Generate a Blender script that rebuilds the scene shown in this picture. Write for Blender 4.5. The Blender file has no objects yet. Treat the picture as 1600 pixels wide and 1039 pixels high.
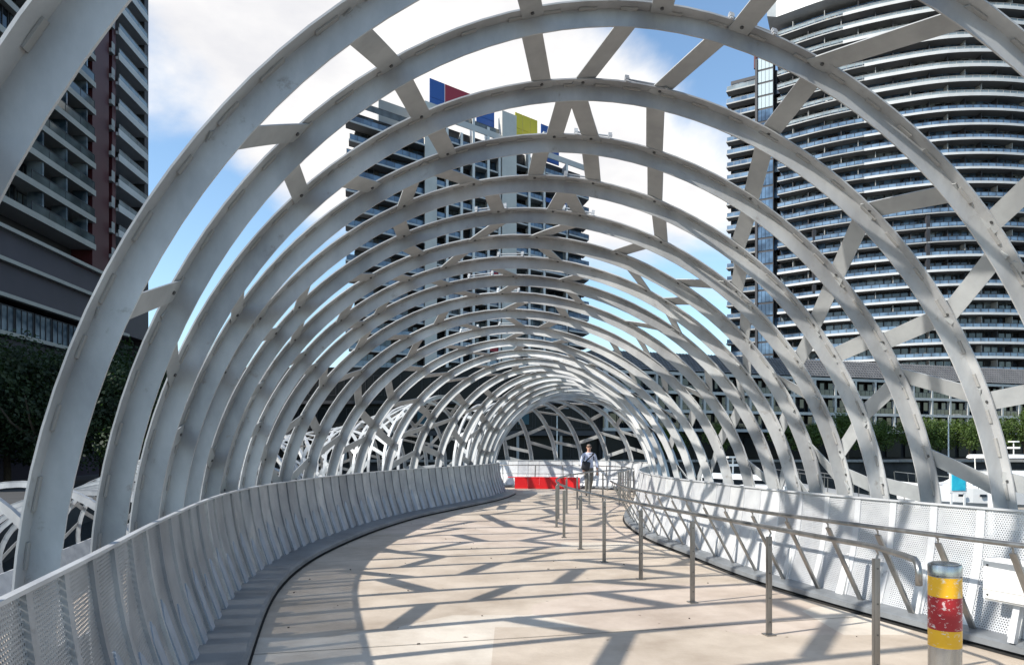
import bpy, bmesh, math, random
from mathutils import Vector, Matrix
random.seed(7)
SC = bpy.context.scene
COL = SC.collection
R = math.radians
# ------------------------------------------------------------ camera
cam = bpy.data.objects.new('camera', bpy.data.cameras.new('camera'))
COL.objects.link(cam); SC.camera = cam
cam.location = (0, 0, 1.65); cam.rotation_euler = (R(90), 0, 0)
cam.data.sensor_width = 36; cam.data.lens = 24.75; cam.data.shift_y = 0.1128
cam.data.clip_start = 0.05; cam.data.clip_end = 6000
# ------------------------------------------------------------ sky and sun
SUN_EL, SUN_TR = 37.0, 23.0          # elevation; light travels 23 deg from +X towards +Y
w = bpy.data.worlds.new('World'); SC.world = w; w.use_nodes = True
nt = w.node_tree; N = nt.nodes; LK = nt.links; N.clear()
def nd(t, **k):
    n = N.new(t)
    for a, b in k.items(): setattr(n, a, b)
    return n
out = nd('ShaderNodeOutputWorld'); bg = nd('ShaderNodeBackground')
sky = nd('ShaderNodeTexSky', sky_type='NISHITA', sun_disc=False)
sky.sun_elevation = R(SUN_EL)
to_sun = Vector((-math.cos(R(SUN_TR)), -math.sin(R(SUN_TR)), 0))
sky.sun_rotation = math.atan2(to_sun.x, to_sun.y)
sky.air_density = 1.1; sky.dust_density = 0.4; sky.ozone_density = 2.2
bg.inputs[1].default_value = 0.145; CL = 5.3
tc = nd('ShaderNodeTexCoord'); mp = nd('ShaderNodeMapping')
mp.inputs['Scale'].default_value = (1.0, 1.0, 1.9); mp.inputs['Location'].default_value = (0.37, 0.2, 0.95)
def wn(sc, de, ro, di=0):
    n = nd('ShaderNodeTexNoise'); n.inputs['Scale'].default_value = sc; n.inputs['Detail'].default_value = de; n.inputs['Roughness'].default_value = ro; n.inputs['Distortion'].default_value = di
    LK.new(mp.outputs[0], n.inputs[0]); return n
LK.new(tc.outputs['Generated'], mp.inputs[0])
def wm(op, a, b):
    m = nd('ShaderNodeMath', operation=op)
    for i, v in enumerate((a, b)):
        if isinstance(v, (int, float)): m.inputs[i].default_value = v
        else: LK.new(v, m.inputs[i])
    return m.outputs[0]
acc = wm('MULTIPLY', wn(2.1, 8, .56, .3).outputs[0], 1.0)
# cloud banks: (direction, angular radius, weight); weights below zero are clear gaps
for (dx, dy, dz), ra, wt in (((-.40, 1, .50), .26, .30), ((-.15, 1, .58), .22, .28), ((.08, 1, .50), .20, .30), ((.20, 1, .37), .15, .26), ((-.30, 1, .36), .12, .10), ((-.46, 1, .32), .12, -.22), ((.27, 1, .60), .15, -.32), ((-.10, 1, .30), .10, -.1),
    ((.20, 1, .20), .20, -.22), ((-.35, 1, .24), .18, -.22), ((-.8, .5, .5), .5, .1), ((.9, .3, .6), .5, .05)):
    v = Vector((dx, dy, dz)).normalized(); dn = nd('ShaderNodeVectorMath', operation='DISTANCE'); dn.inputs[1].default_value = v; LK.new(tc.outputs['Generated'], dn.inputs[0])
    mr = nd('ShaderNodeMapRange', interpolation_type='SMOOTHSTEP'); mr.inputs[1].default_value = 0; mr.inputs[2].default_value = ra*1.5; mr.inputs[3].default_value = wt; mr.inputs[4].default_value = 0
    LK.new(dn.outputs['Value'], mr.inputs[0]); acc = wm('ADD', acc, mr.outputs[0])
rp = nd('ShaderNodeValToRGB'); rp.color_ramp.elements[0].position = .50; rp.color_ramp.elements[1].position = .74
rp.color_ramp.interpolation = 'EASE'; LK.new(acc, rp.inputs[0])
cr2 = nd('ShaderNodeValToRGB')
cr2.color_ramp.elements[0].position = .34; cr2.color_ramp.elements[0].color = (CL*.80, CL*.80, CL*.83, 1)
cr2.color_ramp.elements[1].position = .62; cr2.color_ramp.elements[1].color = (CL*1.07, CL*1.05, CL*1.02, 1)
LK.new(wn(4.0, 6, .55).outputs[0], cr2.inputs[0])
tint = nd('ShaderNodeMix', data_type='RGBA', blend_type='MULTIPLY'); tint.inputs[0].default_value = 1; tint.inputs[7].default_value = (1.06, 1.13, 1.12, 1)
LK.new(sky.outputs[0], tint.inputs[6])
mx = nd('ShaderNodeMix', data_type='RGBA')
LK.new(rp.outputs[0], mx.inputs[0]); LK.new(tint.outputs[2], mx.inputs[6]); LK.new(cr2.outputs[0], mx.inputs[7])
LK.new(mx.outputs[2], bg.inputs[0]); LK.new(bg.outputs[0], out.inputs[0])
sl = bpy.data.lights.new('sun', 'SUN'); sl.energy = 4.6; sl.angle = R(.7); sl.color = (1, .95, .87)
so = bpy.data.objects.new('sun', sl); COL.objects.link(so)
so.rotation_euler = Vector((math.cos(R(SUN_TR))*math.cos(R(SUN_EL)), math.sin(R(SUN_TR))*math.cos(R(SUN_EL)), -math.sin(R(SUN_EL)))).to_track_quat('-Z', 'Y').to_euler()
vs = SC.view_settings; vs.view_transform = 'Standard'; vs.look = 'None'; vs.gamma = 1; vs.use_curve_mapping = False
vs.exposure = 0.50
SC.cycles.max_bounces = 6; SC.cycles.transparent_max_bounces = 24
# ------------------------------------------------------------ materials
def mat(name, col, rough=.6, metal=0, var=.0, vscale=3, vcol=None, bump=0, bscale=30, spec=None, detail=6, lo=.35, hi=.65, stretch=None):
    m = bpy.data.materials.new(name); m.use_nodes = True
    t = m.node_tree; b = t.nodes['Principled BSDF']
    b.inputs['Base Color'].default_value = (*col, 1); b.inputs['Roughness'].default_value = rough; b.inputs['Metallic'].default_value = metal
    if spec is not None: b.inputs['Specular IOR Level'].default_value = spec
    if var or bump:
        c = t.nodes.new('ShaderNodeTexCoord'); mpn = t.nodes.new('ShaderNodeMapping')
        t.links.new(c.outputs['Object'], mpn.inputs[0])
        if stretch: mpn.inputs['Scale'].default_value = stretch
    if var:
        n = t.nodes.new('ShaderNodeTexNoise'); n.inputs['Scale'].default_value = vscale; n.inputs['Detail'].default_value = detail; n.inputs['Roughness'].default_value = .6
        r = t.nodes.new('ShaderNodeValToRGB')
        r.color_ramp.elements[0].position = lo; r.color_ramp.elements[1].position = hi
        v = vcol or tuple(x*(1-var) for x in col)
        r.color_ramp.elements[0].color = (*v, 1); r.color_ramp.elements[1].color = (*col, 1)
        t.links.new(mpn.outputs[0], n.inputs[0]); t.links.new(n.outputs[0], r.inputs[0]); t.links.new(r.outputs[0], b.inputs['Base Color'])
    if bump:
        n2 = t.nodes.new('ShaderNodeTexNoise'); n2.inputs['Scale'].default_value = bscale; n2.inputs['Detail'].default_value = 5
        bp = t.nodes.new('ShaderNodeBump'); bp.inputs['Strength'].default_value = bump; bp.inputs['Distance'].default_value = .01
        t.links.new(mpn.outputs[0], n2.inputs[0]); t.links.new(n2.outputs[0], bp.inputs['Height']); t.links.new(bp.outputs[0], b.inputs['Normal'])
    return m
M = {}
M['paint'] = mat('hoop_paint', (.53, .535, .535), .42, 0, .3, 1.7, (.30, .305, .315), .25, 14, detail=9, stretch=(1, 1, .55))
def weather(m, amt=.12, rust=True):
    t = m.node_tree; n = t.nodes; l = t.links; b = n['Principled BSDF']; src = b.inputs['Base Color'].links[0].from_socket
    oi = n.new('ShaderNodeObjectInfo'); mr = n.new('ShaderNodeMapRange'); mr.inputs[3].default_value = 1-amt; mr.inputs[4].default_value = 1+amt*.6; l.new(oi.outputs['Random'], mr.inputs[0])
    mu = n.new('ShaderNodeVectorMath'); mu.operation = 'SCALE'; l.new(src, mu.inputs[0]); l.new(mr.outputs[0], mu.inputs['Scale'])
    c = n.new('ShaderNodeTexCoord'); nz_ = n.new('ShaderNodeTexNoise'); nz_.inputs['Scale'].default_value = 5.5; nz_.inputs['Detail'].default_value = 10; nz_.inputs['Roughness'].default_value = .7
    r_ = n.new('ShaderNodeValToRGB'); r_.color_ramp.elements[0].position = .61; r_.color_ramp.elements[0].color = (0, 0, 0, 1); r_.color_ramp.elements[1].position = .72; r_.color_ramp.elements[1].color = (.75, .75, .75, 1)
    l.new(c.outputs['Object'], nz_.inputs[0]); l.new(nz_.outputs[0], r_.inputs[0])
    mx_ = n.new('ShaderNodeMix'); mx_.data_type = 'RGBA'; l.new(r_.outputs[0], mx_.inputs[0]); l.new(mu.outputs[0], mx_.inputs[6]); mx_.inputs[7].default_value = (.19, .155, .12, 1) if rust else (.14, .14, .145, 1)
    l.new(mx_.outputs[2], b.inputs['Base Color'])
weather(M['paint'], .16)
M['strap'] = mat('strap_paint', (.385, .395, .395), .5, 0, .15, 3, (.29, .30, .305), .15, 10)
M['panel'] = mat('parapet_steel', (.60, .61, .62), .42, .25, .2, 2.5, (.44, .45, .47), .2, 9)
M['cleat'] = mat('cleat_steel_shaded', (.36, .40, .46), .45, .2, .2, 4, (.27, .31, .36), .2, 12)  # left cleats: shade painted in as a darker blue-grey
M['panel2'] = mat('parapet_steel_shaded', (.43, .435, .44), .45, .25, .3, 2.5, (.30, .305, .32), .2, 9)  # left panels: the shade on them is painted in as darker steel
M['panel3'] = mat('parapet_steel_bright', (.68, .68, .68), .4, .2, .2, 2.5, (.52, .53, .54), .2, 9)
M['panel4'] = mat('parapet_steel_shaded_grey', (.34, .345, .35), .45, .25, .25, 2.5, (.24, .245, .26), .2, 9)  # another left panel tone, darkened for shade
M['panel5'] = mat('parapet_steel_shaded_worn', (.56, .56, .55), .42, .2, .3, 3, (.34, .34, .35), .2, 9)  # worn left panel tone, also darkened for shade
for k_ in ('panel2', 'panel4', 'panel5', 'panel3'): weather(M[k_], .08, False)
M['cleat_lit'] = mat('cleat_steel_sunlit', (.66, .66, .65), .45, .1, .15, 4, (.54, .54, .53), .2, 12)  # same cleats on the sunlit right side, painted lighter
M['shelf'] = mat('shelf_steel', (.23, .245, .26), .42, .2, .3, 2.5, (.15, .16, .17), .3, 10)
M['stainless'] = mat('stainless', (.33, .325, .315), .28, .85, .25, 12, (.22, .215, .205), .1, 40, stretch=(1, 1, .15))
M['steel_tube'] = mat('bollard_steel', (.50, .50, .49), .26, .9, .2, 20, (.38, .37, .35), .05, 60, stretch=(1, 1, .1))
M['black'] = mat('black_rubber', (.02, .02, .02), .8)
M['gap'] = mat('deck_edge', (.035, .033, .03), .9, 0, .5, 20, (.012, .012, .012))
M['bolt'] = mat('bolt_steel', (.10, .10, .10), .5, .5)
M['weld'] = mat('weld_tab', (.34, .335, .325), .55)
M['red'] = mat('red_enamel', (.62, .012, .016), .35)
M['white'] = mat('white_paint', (.75, .75, .73), .5, 0, .1, 1.2)
M['white2'] = mat('cream_render', (.62, .61, .57), .6, 0, .12, .4)
M['slab'] = mat('slab_white', (.58, .58, .57), .6, 0, .12, .3)
M['slabgrey'] = mat('slab_grey', (.36, .36, .35), .6, 0, .15, .3)
M['soffit'] = mat('shade_dark_soffit', (.035, .035, .038), .8)  # shade under slabs and in recesses painted into this near-black
M['soffit2'] = mat('shade_grey_soffit', (.22, .22, .22), .8)  # shadow grey of the slab undersides painted into the colour
M['darkclad'] = mat('dark_cladding', (.04, .04, .046), .6, 0, .2, .3)
M['maroon'] = mat('maroon_cladding', (.075, .011, .014), .5, 0, .25, .3)
M['plum'] = mat('plum_cladding', (.05, .04, .055), .5, 0, .2, .3)
M['beige'] = mat('beige_slab', (.40, .385, .35), .6, 0, .15, .4)
M['blue'] = mat('blue_panel', (.015, .09, .34), .45)
M['redp'] = mat('red_panel', (.34, .012, .03), .45)
M['yellow'] = mat('yellow_panel', (.68, .55, .03), .45)
M['water'] = mat('harbour_water', (.012, .018, .022), .12, 0, 0, 1, None, .5, .6)
M['asphalt'] = mat('quay_asphalt', (.07, .07, .072), .85, 0, .3, .3, (.045, .045, .045))
M['quayconc'] = mat('quay_concrete', (.32, .31, .29), .85, 0, .25, 1.0, (.2, .195, .18))
M['quaywall'] = mat('quay_wall', (.05, .05, .05), .9, 0, .4, .5, (.02, .02, .02))  # shadow on the wall face painted in as a near-black base
M['timber'] = mat('pontoon_timber', (.36, .32, .26), .8, 0, .25, 2, (.25, .22, .18), stretch=(1, 8, 1))
M['bark'] = mat('bark', (.07, .055, .04), .9, 0, .3, 6)
M['gel'] = mat('gelcoat', (.78, .78, .77), .22)
M['roof'] = mat('louvred_roof', (.15, .15, .155), .6, 0, .2, .6, (.11, .11, .115))
M['podwhite'] = mat('podium_white', (.52, .52, .50), .6, 0, .15, .5)
M['skin'] = mat('skin', (.50, .29, .21), .5)
M['shirt'] = mat('shirt', (.56, .60, .76), .8, 0, .15, 9)
M['trousers'] = mat('trousers', (.17, .16, .14), .85, 0, .2, 9)
M['shoe'] = mat('shoe_leather', (.02, .02, .02), .5)
M['hair'] = mat('cropped_hair', (.26, .19, .15), .8)
M['bag'] = mat('bag_nylon', (.018, .019, .025), .7, 0, .3, 8)
M['teal'] = mat('dim_teal_banner', (.01, .07, .10), .5)
M['glassblack'] = mat('black_glass', (.008, .009, .010), .4, 0, 0, 1, None, 0, 30, .25)
M['cyan'] = mat('cyan_sign', (.0, .30, .50), .3, 0, .9, 1.8, (.02, .50, .62))
M['orange'] = mat('fender_red', (.6, .05, .06), .5)
def glassmat(name, a, b, sc):
    m = mat(name, a, .08, 0, 1, sc, b, lo=.38, hi=.62, detail=2); m.node_tree.nodes['Principled BSDF'].inputs['Specular IOR Level'].default_value = .8
    return m
M['glass_sky'] = glassmat('sky_reflection_glass', (.11, .19, .30), (.03, .052, .09), .3)  # blue tint with sky reflections painted into the colour
M['glassdark'] = glassmat('dark_glass', (.022, .032, .045), (.006, .007, .008), .3)
M['glasslight'] = glassmat('curtained_glass', (.22, .26, .29), (.03, .05, .07), .5)
M['glasswhite'] = mat('frosted_glass', (.45, .52, .54), .2)
M['balu'] = glassmat('balustrade_glass', (.15, .23, .33), (.06, .10, .16), .4)
M['balup'] = glassmat('pale_balustrade_glass', (.26, .30, .31), (.16, .19, .20), .4)
M['balg'] = glassmat('green_balustrade_glass', (.10, .12, .12), (.05, .06, .06), .4)
for a_, b_, c_, n_ in (((.085, .135, .024), (.032, .060, .011), .9, 'leaf'), ((.022, .046, .014), (.006, .014, .005), .45, 'dark_leaf')):
    m = mat(n_, a_, .7, 0, 1, c_, b_, detail=3)
    t = m.node_tree; p = t.nodes['Principled BSDF']; tr = t.nodes.new('ShaderNodeBsdfTranslucent'); tr.inputs[0].default_value = (a_[0]*2, a_[1]*2, a_[2], 1)
    ms = t.nodes.new('ShaderNodeMixShader'); ms.inputs[0].default_value = .25
    o_ = t.nodes['Material Output']; t.links.new(p.outputs[0], ms.inputs[1]); t.links.new(tr.outputs[0], ms.inputs[2]); t.links.new(ms.outputs[0], o_.inputs[0])
    M[n_] = m
# perforated sheet: real holes (transparent) laid out in the sheet's own UVs (metres)
def perf(ca=(.58, .59, .60), cb=(.44, .45, .47), hr=.0058):
    m = mat('perforated_steel', ca, .42, .25, .2, 2.5, cb); t = m.node_tree; n = t.nodes; l = t.links
    uv = n.new('ShaderNodeTexCoord'); sp = n.new('ShaderNodeSeparateXYZ'); l.new(uv.outputs['UV'], sp.inputs[0])
    P, Q = .022, .019
    def mth(op, a, b=None, c=None):
        x = n.new('ShaderNodeMath'); x.operation = op
        for i, v in enumerate((a, b, c)):
            if v is None: continue
            if isinstance(v, (int, float)): x.inputs[i].default_value = v
            else: l.new(v, x.inputs[i])
        return x.outputs[0]
    row = mth('DIVIDE', sp.outputs[1], Q); rf = mth('FLOOR', row)
    sh = mth('MULTIPLY', mth('MODULO', rf, 2), .5)
    u = mth('FRACT', mth('ADD', mth('DIVIDE', sp.outputs[0], P), mth('ADD', sh, 100)))
    v = mth('FRACT', row)
    du = mth('MULTIPLY', mth('SUBTRACT', u, .5), P); dv = mth('MULTIPLY', mth('SUBTRACT', v, .5), Q)
    d2 = mth('ADD', mth('MULTIPLY', du, du), mth('MULTIPLY', dv, dv))
    hole = mth('LESS_THAN', d2, hr**2)
    tr = n.new('ShaderNodeBsdfTransparent'); ms = n.new('ShaderNodeMixShader')
    l.new(hole, ms.inputs[0]); l.new(n['Principled BSDF'].outputs[0], ms.inputs[1]); l.new(tr.outputs[0], ms.inputs[2]); l.new(ms.outputs[0], n['Material Output'].inputs[0])
    return m
M['perf'] = perf(); M['perf2'] = perf((.44, .45, .46), (.30, .31, .32), .0066)  # second sheet is darkened for the shade on the left side
# deck concrete: cream and pink pours, painted sun patches reflected off towers, fine stains
def deckmat():
    m = mat('deck_concrete', (.56, .46, .37), .8, bump=.25, bscale=25); t = m.node_tree; n = t.nodes; l = t.links
    c = n.new('ShaderNodeTexCoord'); b = n['Principled BSDF']
    vo = n.new('ShaderNodeTexVoronoi'); vo.inputs['Scale'].default_value = .42; vo.distance = 'CHEBYCHEV'
    r = n.new('ShaderNodeValToRGB'); r.color_ramp.elements[0].color = (.56, .475, .385, 1); r.color_ramp.elements[1].color = (.62, .54, .44, 1)
    e = r.color_ramp.elements.new(.5); e.color = (.58, .485, .405, 1); e = r.color_ramp.elements.new(.8); e.color = (.67, .60, .51, 1)
    r.color_ramp.interpolation = 'CONSTANT'
    sx = n.new('ShaderNodeSeparateColor'); l.new(c.outputs['Object'], vo.inputs[0]); l.new(vo.outputs['Color'], sx.inputs[0]); l.new(sx.outputs[0], r.inputs[0])
    nz = n.new('ShaderNodeTexNoise'); nz.inputs['Scale'].default_value = 1.1; nz.inputs['Detail'].default_value = 10; nz.inputs['Roughness'].default_value = .65
    r2 = n.new('ShaderNodeValToRGB'); r2.color_ramp.elements[0].position = .3; r2.color_ramp.elements[0].color = (.66, .63, .60, 1); r2.color_ramp.elements[1].position = .62; r2.color_ramp.elements[1].color = (1, 1, 1, 1)
    mx = n.new('ShaderNodeMix'); mx.data_type = 'RGBA'; mx.blend_type = 'MULTIPLY'; mx.inputs[0].default_value = 1
    l.new(c.outputs['Object'], nz.inputs[0]); l.new(nz.outputs[0], r2.inputs[0]); l.new(r.outputs[0], mx.inputs[6]); l.new(r2.outputs[0], mx.inputs[7])
    nz3 = n.new('ShaderNodeTexNoise'); nz3.inputs['Scale'].default_value = 9; nz3.inputs['Detail'].default_value = 8
    r3 = n.new('ShaderNodeValToRGB'); r3.color_ramp.elements[0].position = .26; r3.color_ramp.elements[0].color = (.45, .42, .40, 1); r3.color_ramp.elements[1].position = .30; r3.color_ramp.elements[1].color = (1, 1, 1, 1)
    m3 = n.new('ShaderNodeMix'); m3.data_type = 'RGBA'; m3.blend_type = 'MULTIPLY'; m3.inputs[0].default_value = 1
    l.new(c.outputs['Object'], nz3.inputs[0]); l.new(nz3.outputs[0], r3.inputs[0]); l.new(mx.outputs[2], m3.inputs[6]); l.new(r3.outputs[0], m3.inputs[7])
    l.new(m3.outputs[2], b.inputs['Base Color'])
    return m
M['deck'] = deckmat()
def bandmat():   # worn reflective tape on the bollard: yellow / red / yellow, scratched to white
    m = mat('worn_tape_yellow', (.78, .42, .015), .4, 0, 1, 14, (.74, .64, .45), lo=.34, hi=.42)
    m2 = mat('worn_tape_red', (.33, .012, .018), .4, 0, 1, 24, (.62, .45, .43), lo=.36, hi=.39)
    for q, thr in ((m, .60), (m2, .585)):
        t = q.node_tree; n = t.nodes; l = t.links; bs = n['Principled BSDF']; src = bs.inputs['Base Color'].links[0].from_socket
        c = n.new('ShaderNodeTexCoord'); mp_ = n.new('ShaderNodeMapping'); mp_.inputs['Scale'].default_value = (1, 1, 2.6); mp_.inputs['Rotation'].default_value = (.5, .3, 0)
        z_ = n.new('ShaderNodeTexNoise'); z_.inputs['Scale'].default_value = 26; z_.inputs['Detail'].default_value = 9; z_.inputs['Roughness'].default_value = .72
        r_ = n.new('ShaderNodeValToRGB'); r_.color_ramp.elements[0].position = thr; r_.color_ramp.elements[0].color = (0, 0, 0, 1); r_.color_ramp.elements[1].position = thr+.02; r_.color_ramp.elements[1].color = (1, 1, 1, 1)
        l.new(c.outputs['Object'], mp_.inputs[0]); l.new(mp_.outputs[0], z_.inputs[0]); l.new(z_.outputs[0], r_.inputs[0])
        x_ = n.new('ShaderNodeMix'); x_.data_type = 'RGBA'; l.new(r_.outputs[0], x_.inputs[0]); l.new(src, x_.inputs[6]); x_.inputs[7].default_value = (.66, .60, .55, 1); l.new(x_.outputs[2], bs.inputs['Base Color'])
    return m, m2
M['tapey'], M['taper'] = bandmat()
# ------------------------------------------------------------ helpers
class MB:
    def __init__(s): s.v = []; s.f = []; s.m = []; s.uv = {}
    def quad(s, a, b, c, d, mi=0):
        i = len(s.v); s.v += [tuple(a), tuple(b), tuple(c), tuple(d)]; s.f.append((i, i+1, i+2, i+3)); s.m.append(mi)
    def hexa(s, p, mi=0):     # 8 points: bottom 4, top 4
        i = len(s.v); s.v += [tuple(q) for q in p]
        for f in ((3, 2, 1, 0), (4, 5, 6, 7), (0, 1, 5, 4), (1, 2, 6, 5), (2, 3, 7, 6), (3, 0, 4, 7)):
            s.f.append(tuple(i+k for k in f)); s.m.append(mi)
    def box(s, c, d, ux=(1, 0, 0), uy=(0, 1, 0), uz=(0, 0, 1), mi=0):
        c = Vector(c); ux = Vector(ux)*d[0]/2; uy = Vector(uy)*d[1]/2; uz = Vector(uz)*d[2]/2
        s.hexa([c-ux-uy-uz, c+ux-uy-uz, c+ux+uy-uz, c-ux+uy-uz, c-ux-uy+uz, c+ux-uy+uz, c+ux+uy+uz, c-ux+uy+uz], mi)
    def bar(s, a, b, wd, th, up=(0, 0, 1), mi=0):
        a = Vector(a); b = Vector(b); z = (b-a); L = z.length; z.normalize(); x = z.cross(Vector(up))
        if x.length < 1e-4: x = z.cross(Vector((1, 0, 0)))
        x.normalize(); y = z.cross(x); s.box((a+b)/2, (wd, th, L), x, y, z, mi)
    def tube(s, pts, r, n=8, mi=0, cap=True, closed=False):
        pts = [Vector(p) for p in pts]; rr = r if isinstance(r, (list, tuple)) else [r]*len(pts)
        base = len(s.v); prev = None
        for k, p in enumerate(pts):
            t = (pts[min(k+1, len(pts)-1)]-pts[max(k-1, 0)]).normalized()
            x = t.cross(Vector((0, 0, 1))) if prev is None else prev-t*prev.dot(t)
            if x.length < 1e-3: x = t.cross(Vector((0, 1, 0)))
            x.normalize(); prev = x; y = t.cross(x)
            for j in range(n):
                a = 2*math.pi*j/n; s.v.append(tuple(p+(x*math.cos(a)+y*math.sin(a))*rr[k]))
        for k in range(len(pts)-1):
            for j in range(n):
                j2 = (j+1) % n; s.f.append((base+k*n+j, base+k*n+j2, base+(k+1)*n+j2, base+(k+1)*n+j)); s.m.append(mi)
        if cap:
            s.f.append(tuple(base+j for j in range(n))[::-1]); s.m.append(mi)
            s.f.append(tuple(base+(len(pts)-1)*n+j for j in range(n))); s.m.append(mi)
    def strip(s, A, B, mi=0):
        i = len(s.v); n = len(A); s.v += [tuple(p) for p in A]+[tuple(p) for p in B]
        for k in range(n-1): s.f.append((i+k, i+k+1, i+n+k+1, i+n+k)); s.m.append(mi)
    def loft(s, rings, mi=0, closed=True):   # rings of equal length
        n = len(rings[0]); i = len(s.v)
        for r_ in rings: s.v += [tuple(p) for p in r_]
        for k in range(len(rings)-1):
            for j in range(n if closed else n-1):
                j2 = (j+1) % n; s.f.append((i+k*n+j, i+k*n+j2, i+(k+1)*n+j2, i+(k+1)*n+j)); s.m.append(mi)
        if closed:
            s.f.append(tuple(i+j for j in range(n))[::-1]); s.m.append(mi)
            s.f.append(tuple(i+(len(rings)-1)*n+j for j in range(n))); s.m.append(mi)
    def mesh(s, name, mats, smooth=False, uvs=None):
        me = bpy.data.meshes.new(name); me.from_pydata(s.v, [], s.f)
        for m in (mats if isinstance(mats, (list, tuple)) else [mats]): me.materials.append(m)
        me.polygons.foreach_set('material_index', s.m)
        if smooth: me.polygons.foreach_set('use_smooth', [True]*len(s.f))
        if uvs:
            ul = me.uv_layers.new(name='UVMap')
            for i, lp in enumerate(me.loops): ul.data[i].uv = uvs[lp.vertex_index]
        bm = bmesh.new(); bm.from_mesh(me); bmesh.ops.recalc_face_normals(bm, faces=bm.faces); bm.to_mesh(me); bm.free()
        return me
    def build(s, name, mats, parent=None, smooth=False, uvs=None):
        return link(name, s.mesh(name, mats, smooth, uvs), parent)
def link(name, me, parent=None, loc=None, mw=None):
    o = bpy.data.objects.new(name, me); COL.objects.link(o)
    if parent: o.parent = parent; o.matrix_parent_inverse = parent.matrix_world.inverted() if False else Matrix.Translation(-parent.location) @ Matrix.Identity(4)
    if loc: o.location = loc
    if mw is not None: o.matrix_basis = mw
    return o
def thing(name, label, cat, loc=(0, 0, 0), group=None):
    o = bpy.data.objects.new(name, None); COL.objects.link(o); o.location = loc; o.empty_display_size = .2
    return tag(o, label, cat, group)
def tag(o, label, cat, group=None):
    o['label'] = label; o['category'] = cat
    if group: o['group'] = group
    return o
def struct(o): o['kind'] = 'structure'; return o
def spline(P, n=12):
    P = [Vector(p) for p in P]; P = [2*P[0]-P[1]]+P+[2*P[-1]-P[-2]]; o = []
    for i in range(1, len(P)-2):
        a, b, c, d = P[i-1:i+3]
        for k in range(n):
            t = k/n; o.append(.5*((2*b)+(c-a)*t+(2*a-5*b+4*c-d)*t*t+(3*b-3*c+d-a)*t**3))
    o.append(P[-2].copy()); return o
def resample(C, step):
    o = [C[0].copy()]; acc = 0
    for a, b in zip(C, C[1:]):
        L = (b-a).length
        while acc+L >= step and L > 0:
            t = (step-acc)/L; a = a.lerp(b, t); o.append(a.copy()); L = (b-a).length; acc = 0
        acc += L
    return o
def offs(C, s):   # plan offset to the left of travel (C 2D or 3D)
    o = []
    for i, p in enumerate(C):
        t = C[min(i+1, len(C)-1)]-C[max(i-1, 0)]; t = Vector((t.x, t.y)).normalized()
        q = Vector((p.x-t.y*s, p.y+t.x*s, p.z if len(p) == 3 else 0)); o.append(q)
    return o
def lift(C, z): return [Vector((p.x, p.y, z)) for p in C]
# ------------------------------------------------------------ ground, water, quays
def flat(name, pts, z, m):
    b = MB(); b.v = [(x, y, z) for x, y in pts]; b.f = [tuple(range(len(pts)))]; b.m = [0]; return struct(b.build(name, m))
flat('water', [(-3000, -400), (3000, -400), (3000, 3000), (-3000, 3000)], -3.2, M['water'])
def slabpoly(name, pts, z0, z1, mt, ms):
    b = MB(); n = len(pts); b.v = [(x, y, z0) for x, y in pts]+[(x, y, z1) for x, y in pts]
    b.f = [tuple(n+i for i in range(n))]+[(i, (i+1) % n, n+(i+1) % n, n+i) for i in range(n)]; b.m = [0]+[1]*n
    return struct(b.build(name, [mt, ms]))
slabpoly('far_quay', [(-1500, 104), (1500, 104), (1500, 2500), (-1500, 2500)], -4, -.3, M['asphalt'], M['quaywall'])
slabpoly('left_bank', [(-400, 2), (-17, 2), (-19, 24), (-26, 40), (-32, 60), (-34, 103.9), (-400, 103.9)], -4, -1.3, M['asphalt'], M['quaywall'])
qb = MB()
for i in range(60):
    x = -150+i*6.0; qb.box((x, 103.9, -.22), (5.93, .9, .34))
struct(qb.build('quay_coping', M['quayconc']))
q = MB(); q.box((0, 107.0, -.29), (360, 5.0, .02)); struct(q.build('promenade', M['quayconc']))
# ------------------------------------------------------------ bridge deck
KL = [(-.1, -3), (-.5, 0), (-1.30, 3.0), (-2.0, 5.35), (-2.65, 7.9), (-2.9, 10), (-2.86, 12.1), (-2.62, 14.4), (-2.14, 16.8), (-1.39, 19.1), (-.45, 22.0), (.0, 24.2), (.12, 25.6), (-.2, 26.8), (-1.2, 27.8)]
KR = [(7.2, -3), (6.3, 0), (5.0, 3.4), (4.0, 5.5), (3.06, 8.3), (2.68, 10.7), (2.42, 12.9), (2.5, 15.6), (2.95, 18.1), (3.6, 20.5), (4.3, 23), (4.6, 25.3), (4.3, 27.2), (3.2, 28.7), (1.6, 29.3), (0, 29.6), (-1.6, 30.2)]
cL = spline(KL); cR = spline(KR)
def rs(C, n):
    d = [0]
    for a, b in zip(C, C[1:]): d.append(d[-1]+(b-a).length)
    o = []; j = 0
    for k in range(n):
        t = d[-1]*k/(n-1)
        while j < len(d)-2 and d[j+1] < t: j += 1
        o.append(C[j].lerp(C[j+1], (t-d[j])/max(1e-6, d[j+1]-d[j])))
    return o
b = MB(); a1 = lift(rs(cL, 120), 0); a2 = lift(rs(cR, 120), 0)
b.strip(a1, a2); struct(b.build('walkway', M['deck']))
b = MB(); rj = random.Random(3)
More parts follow.
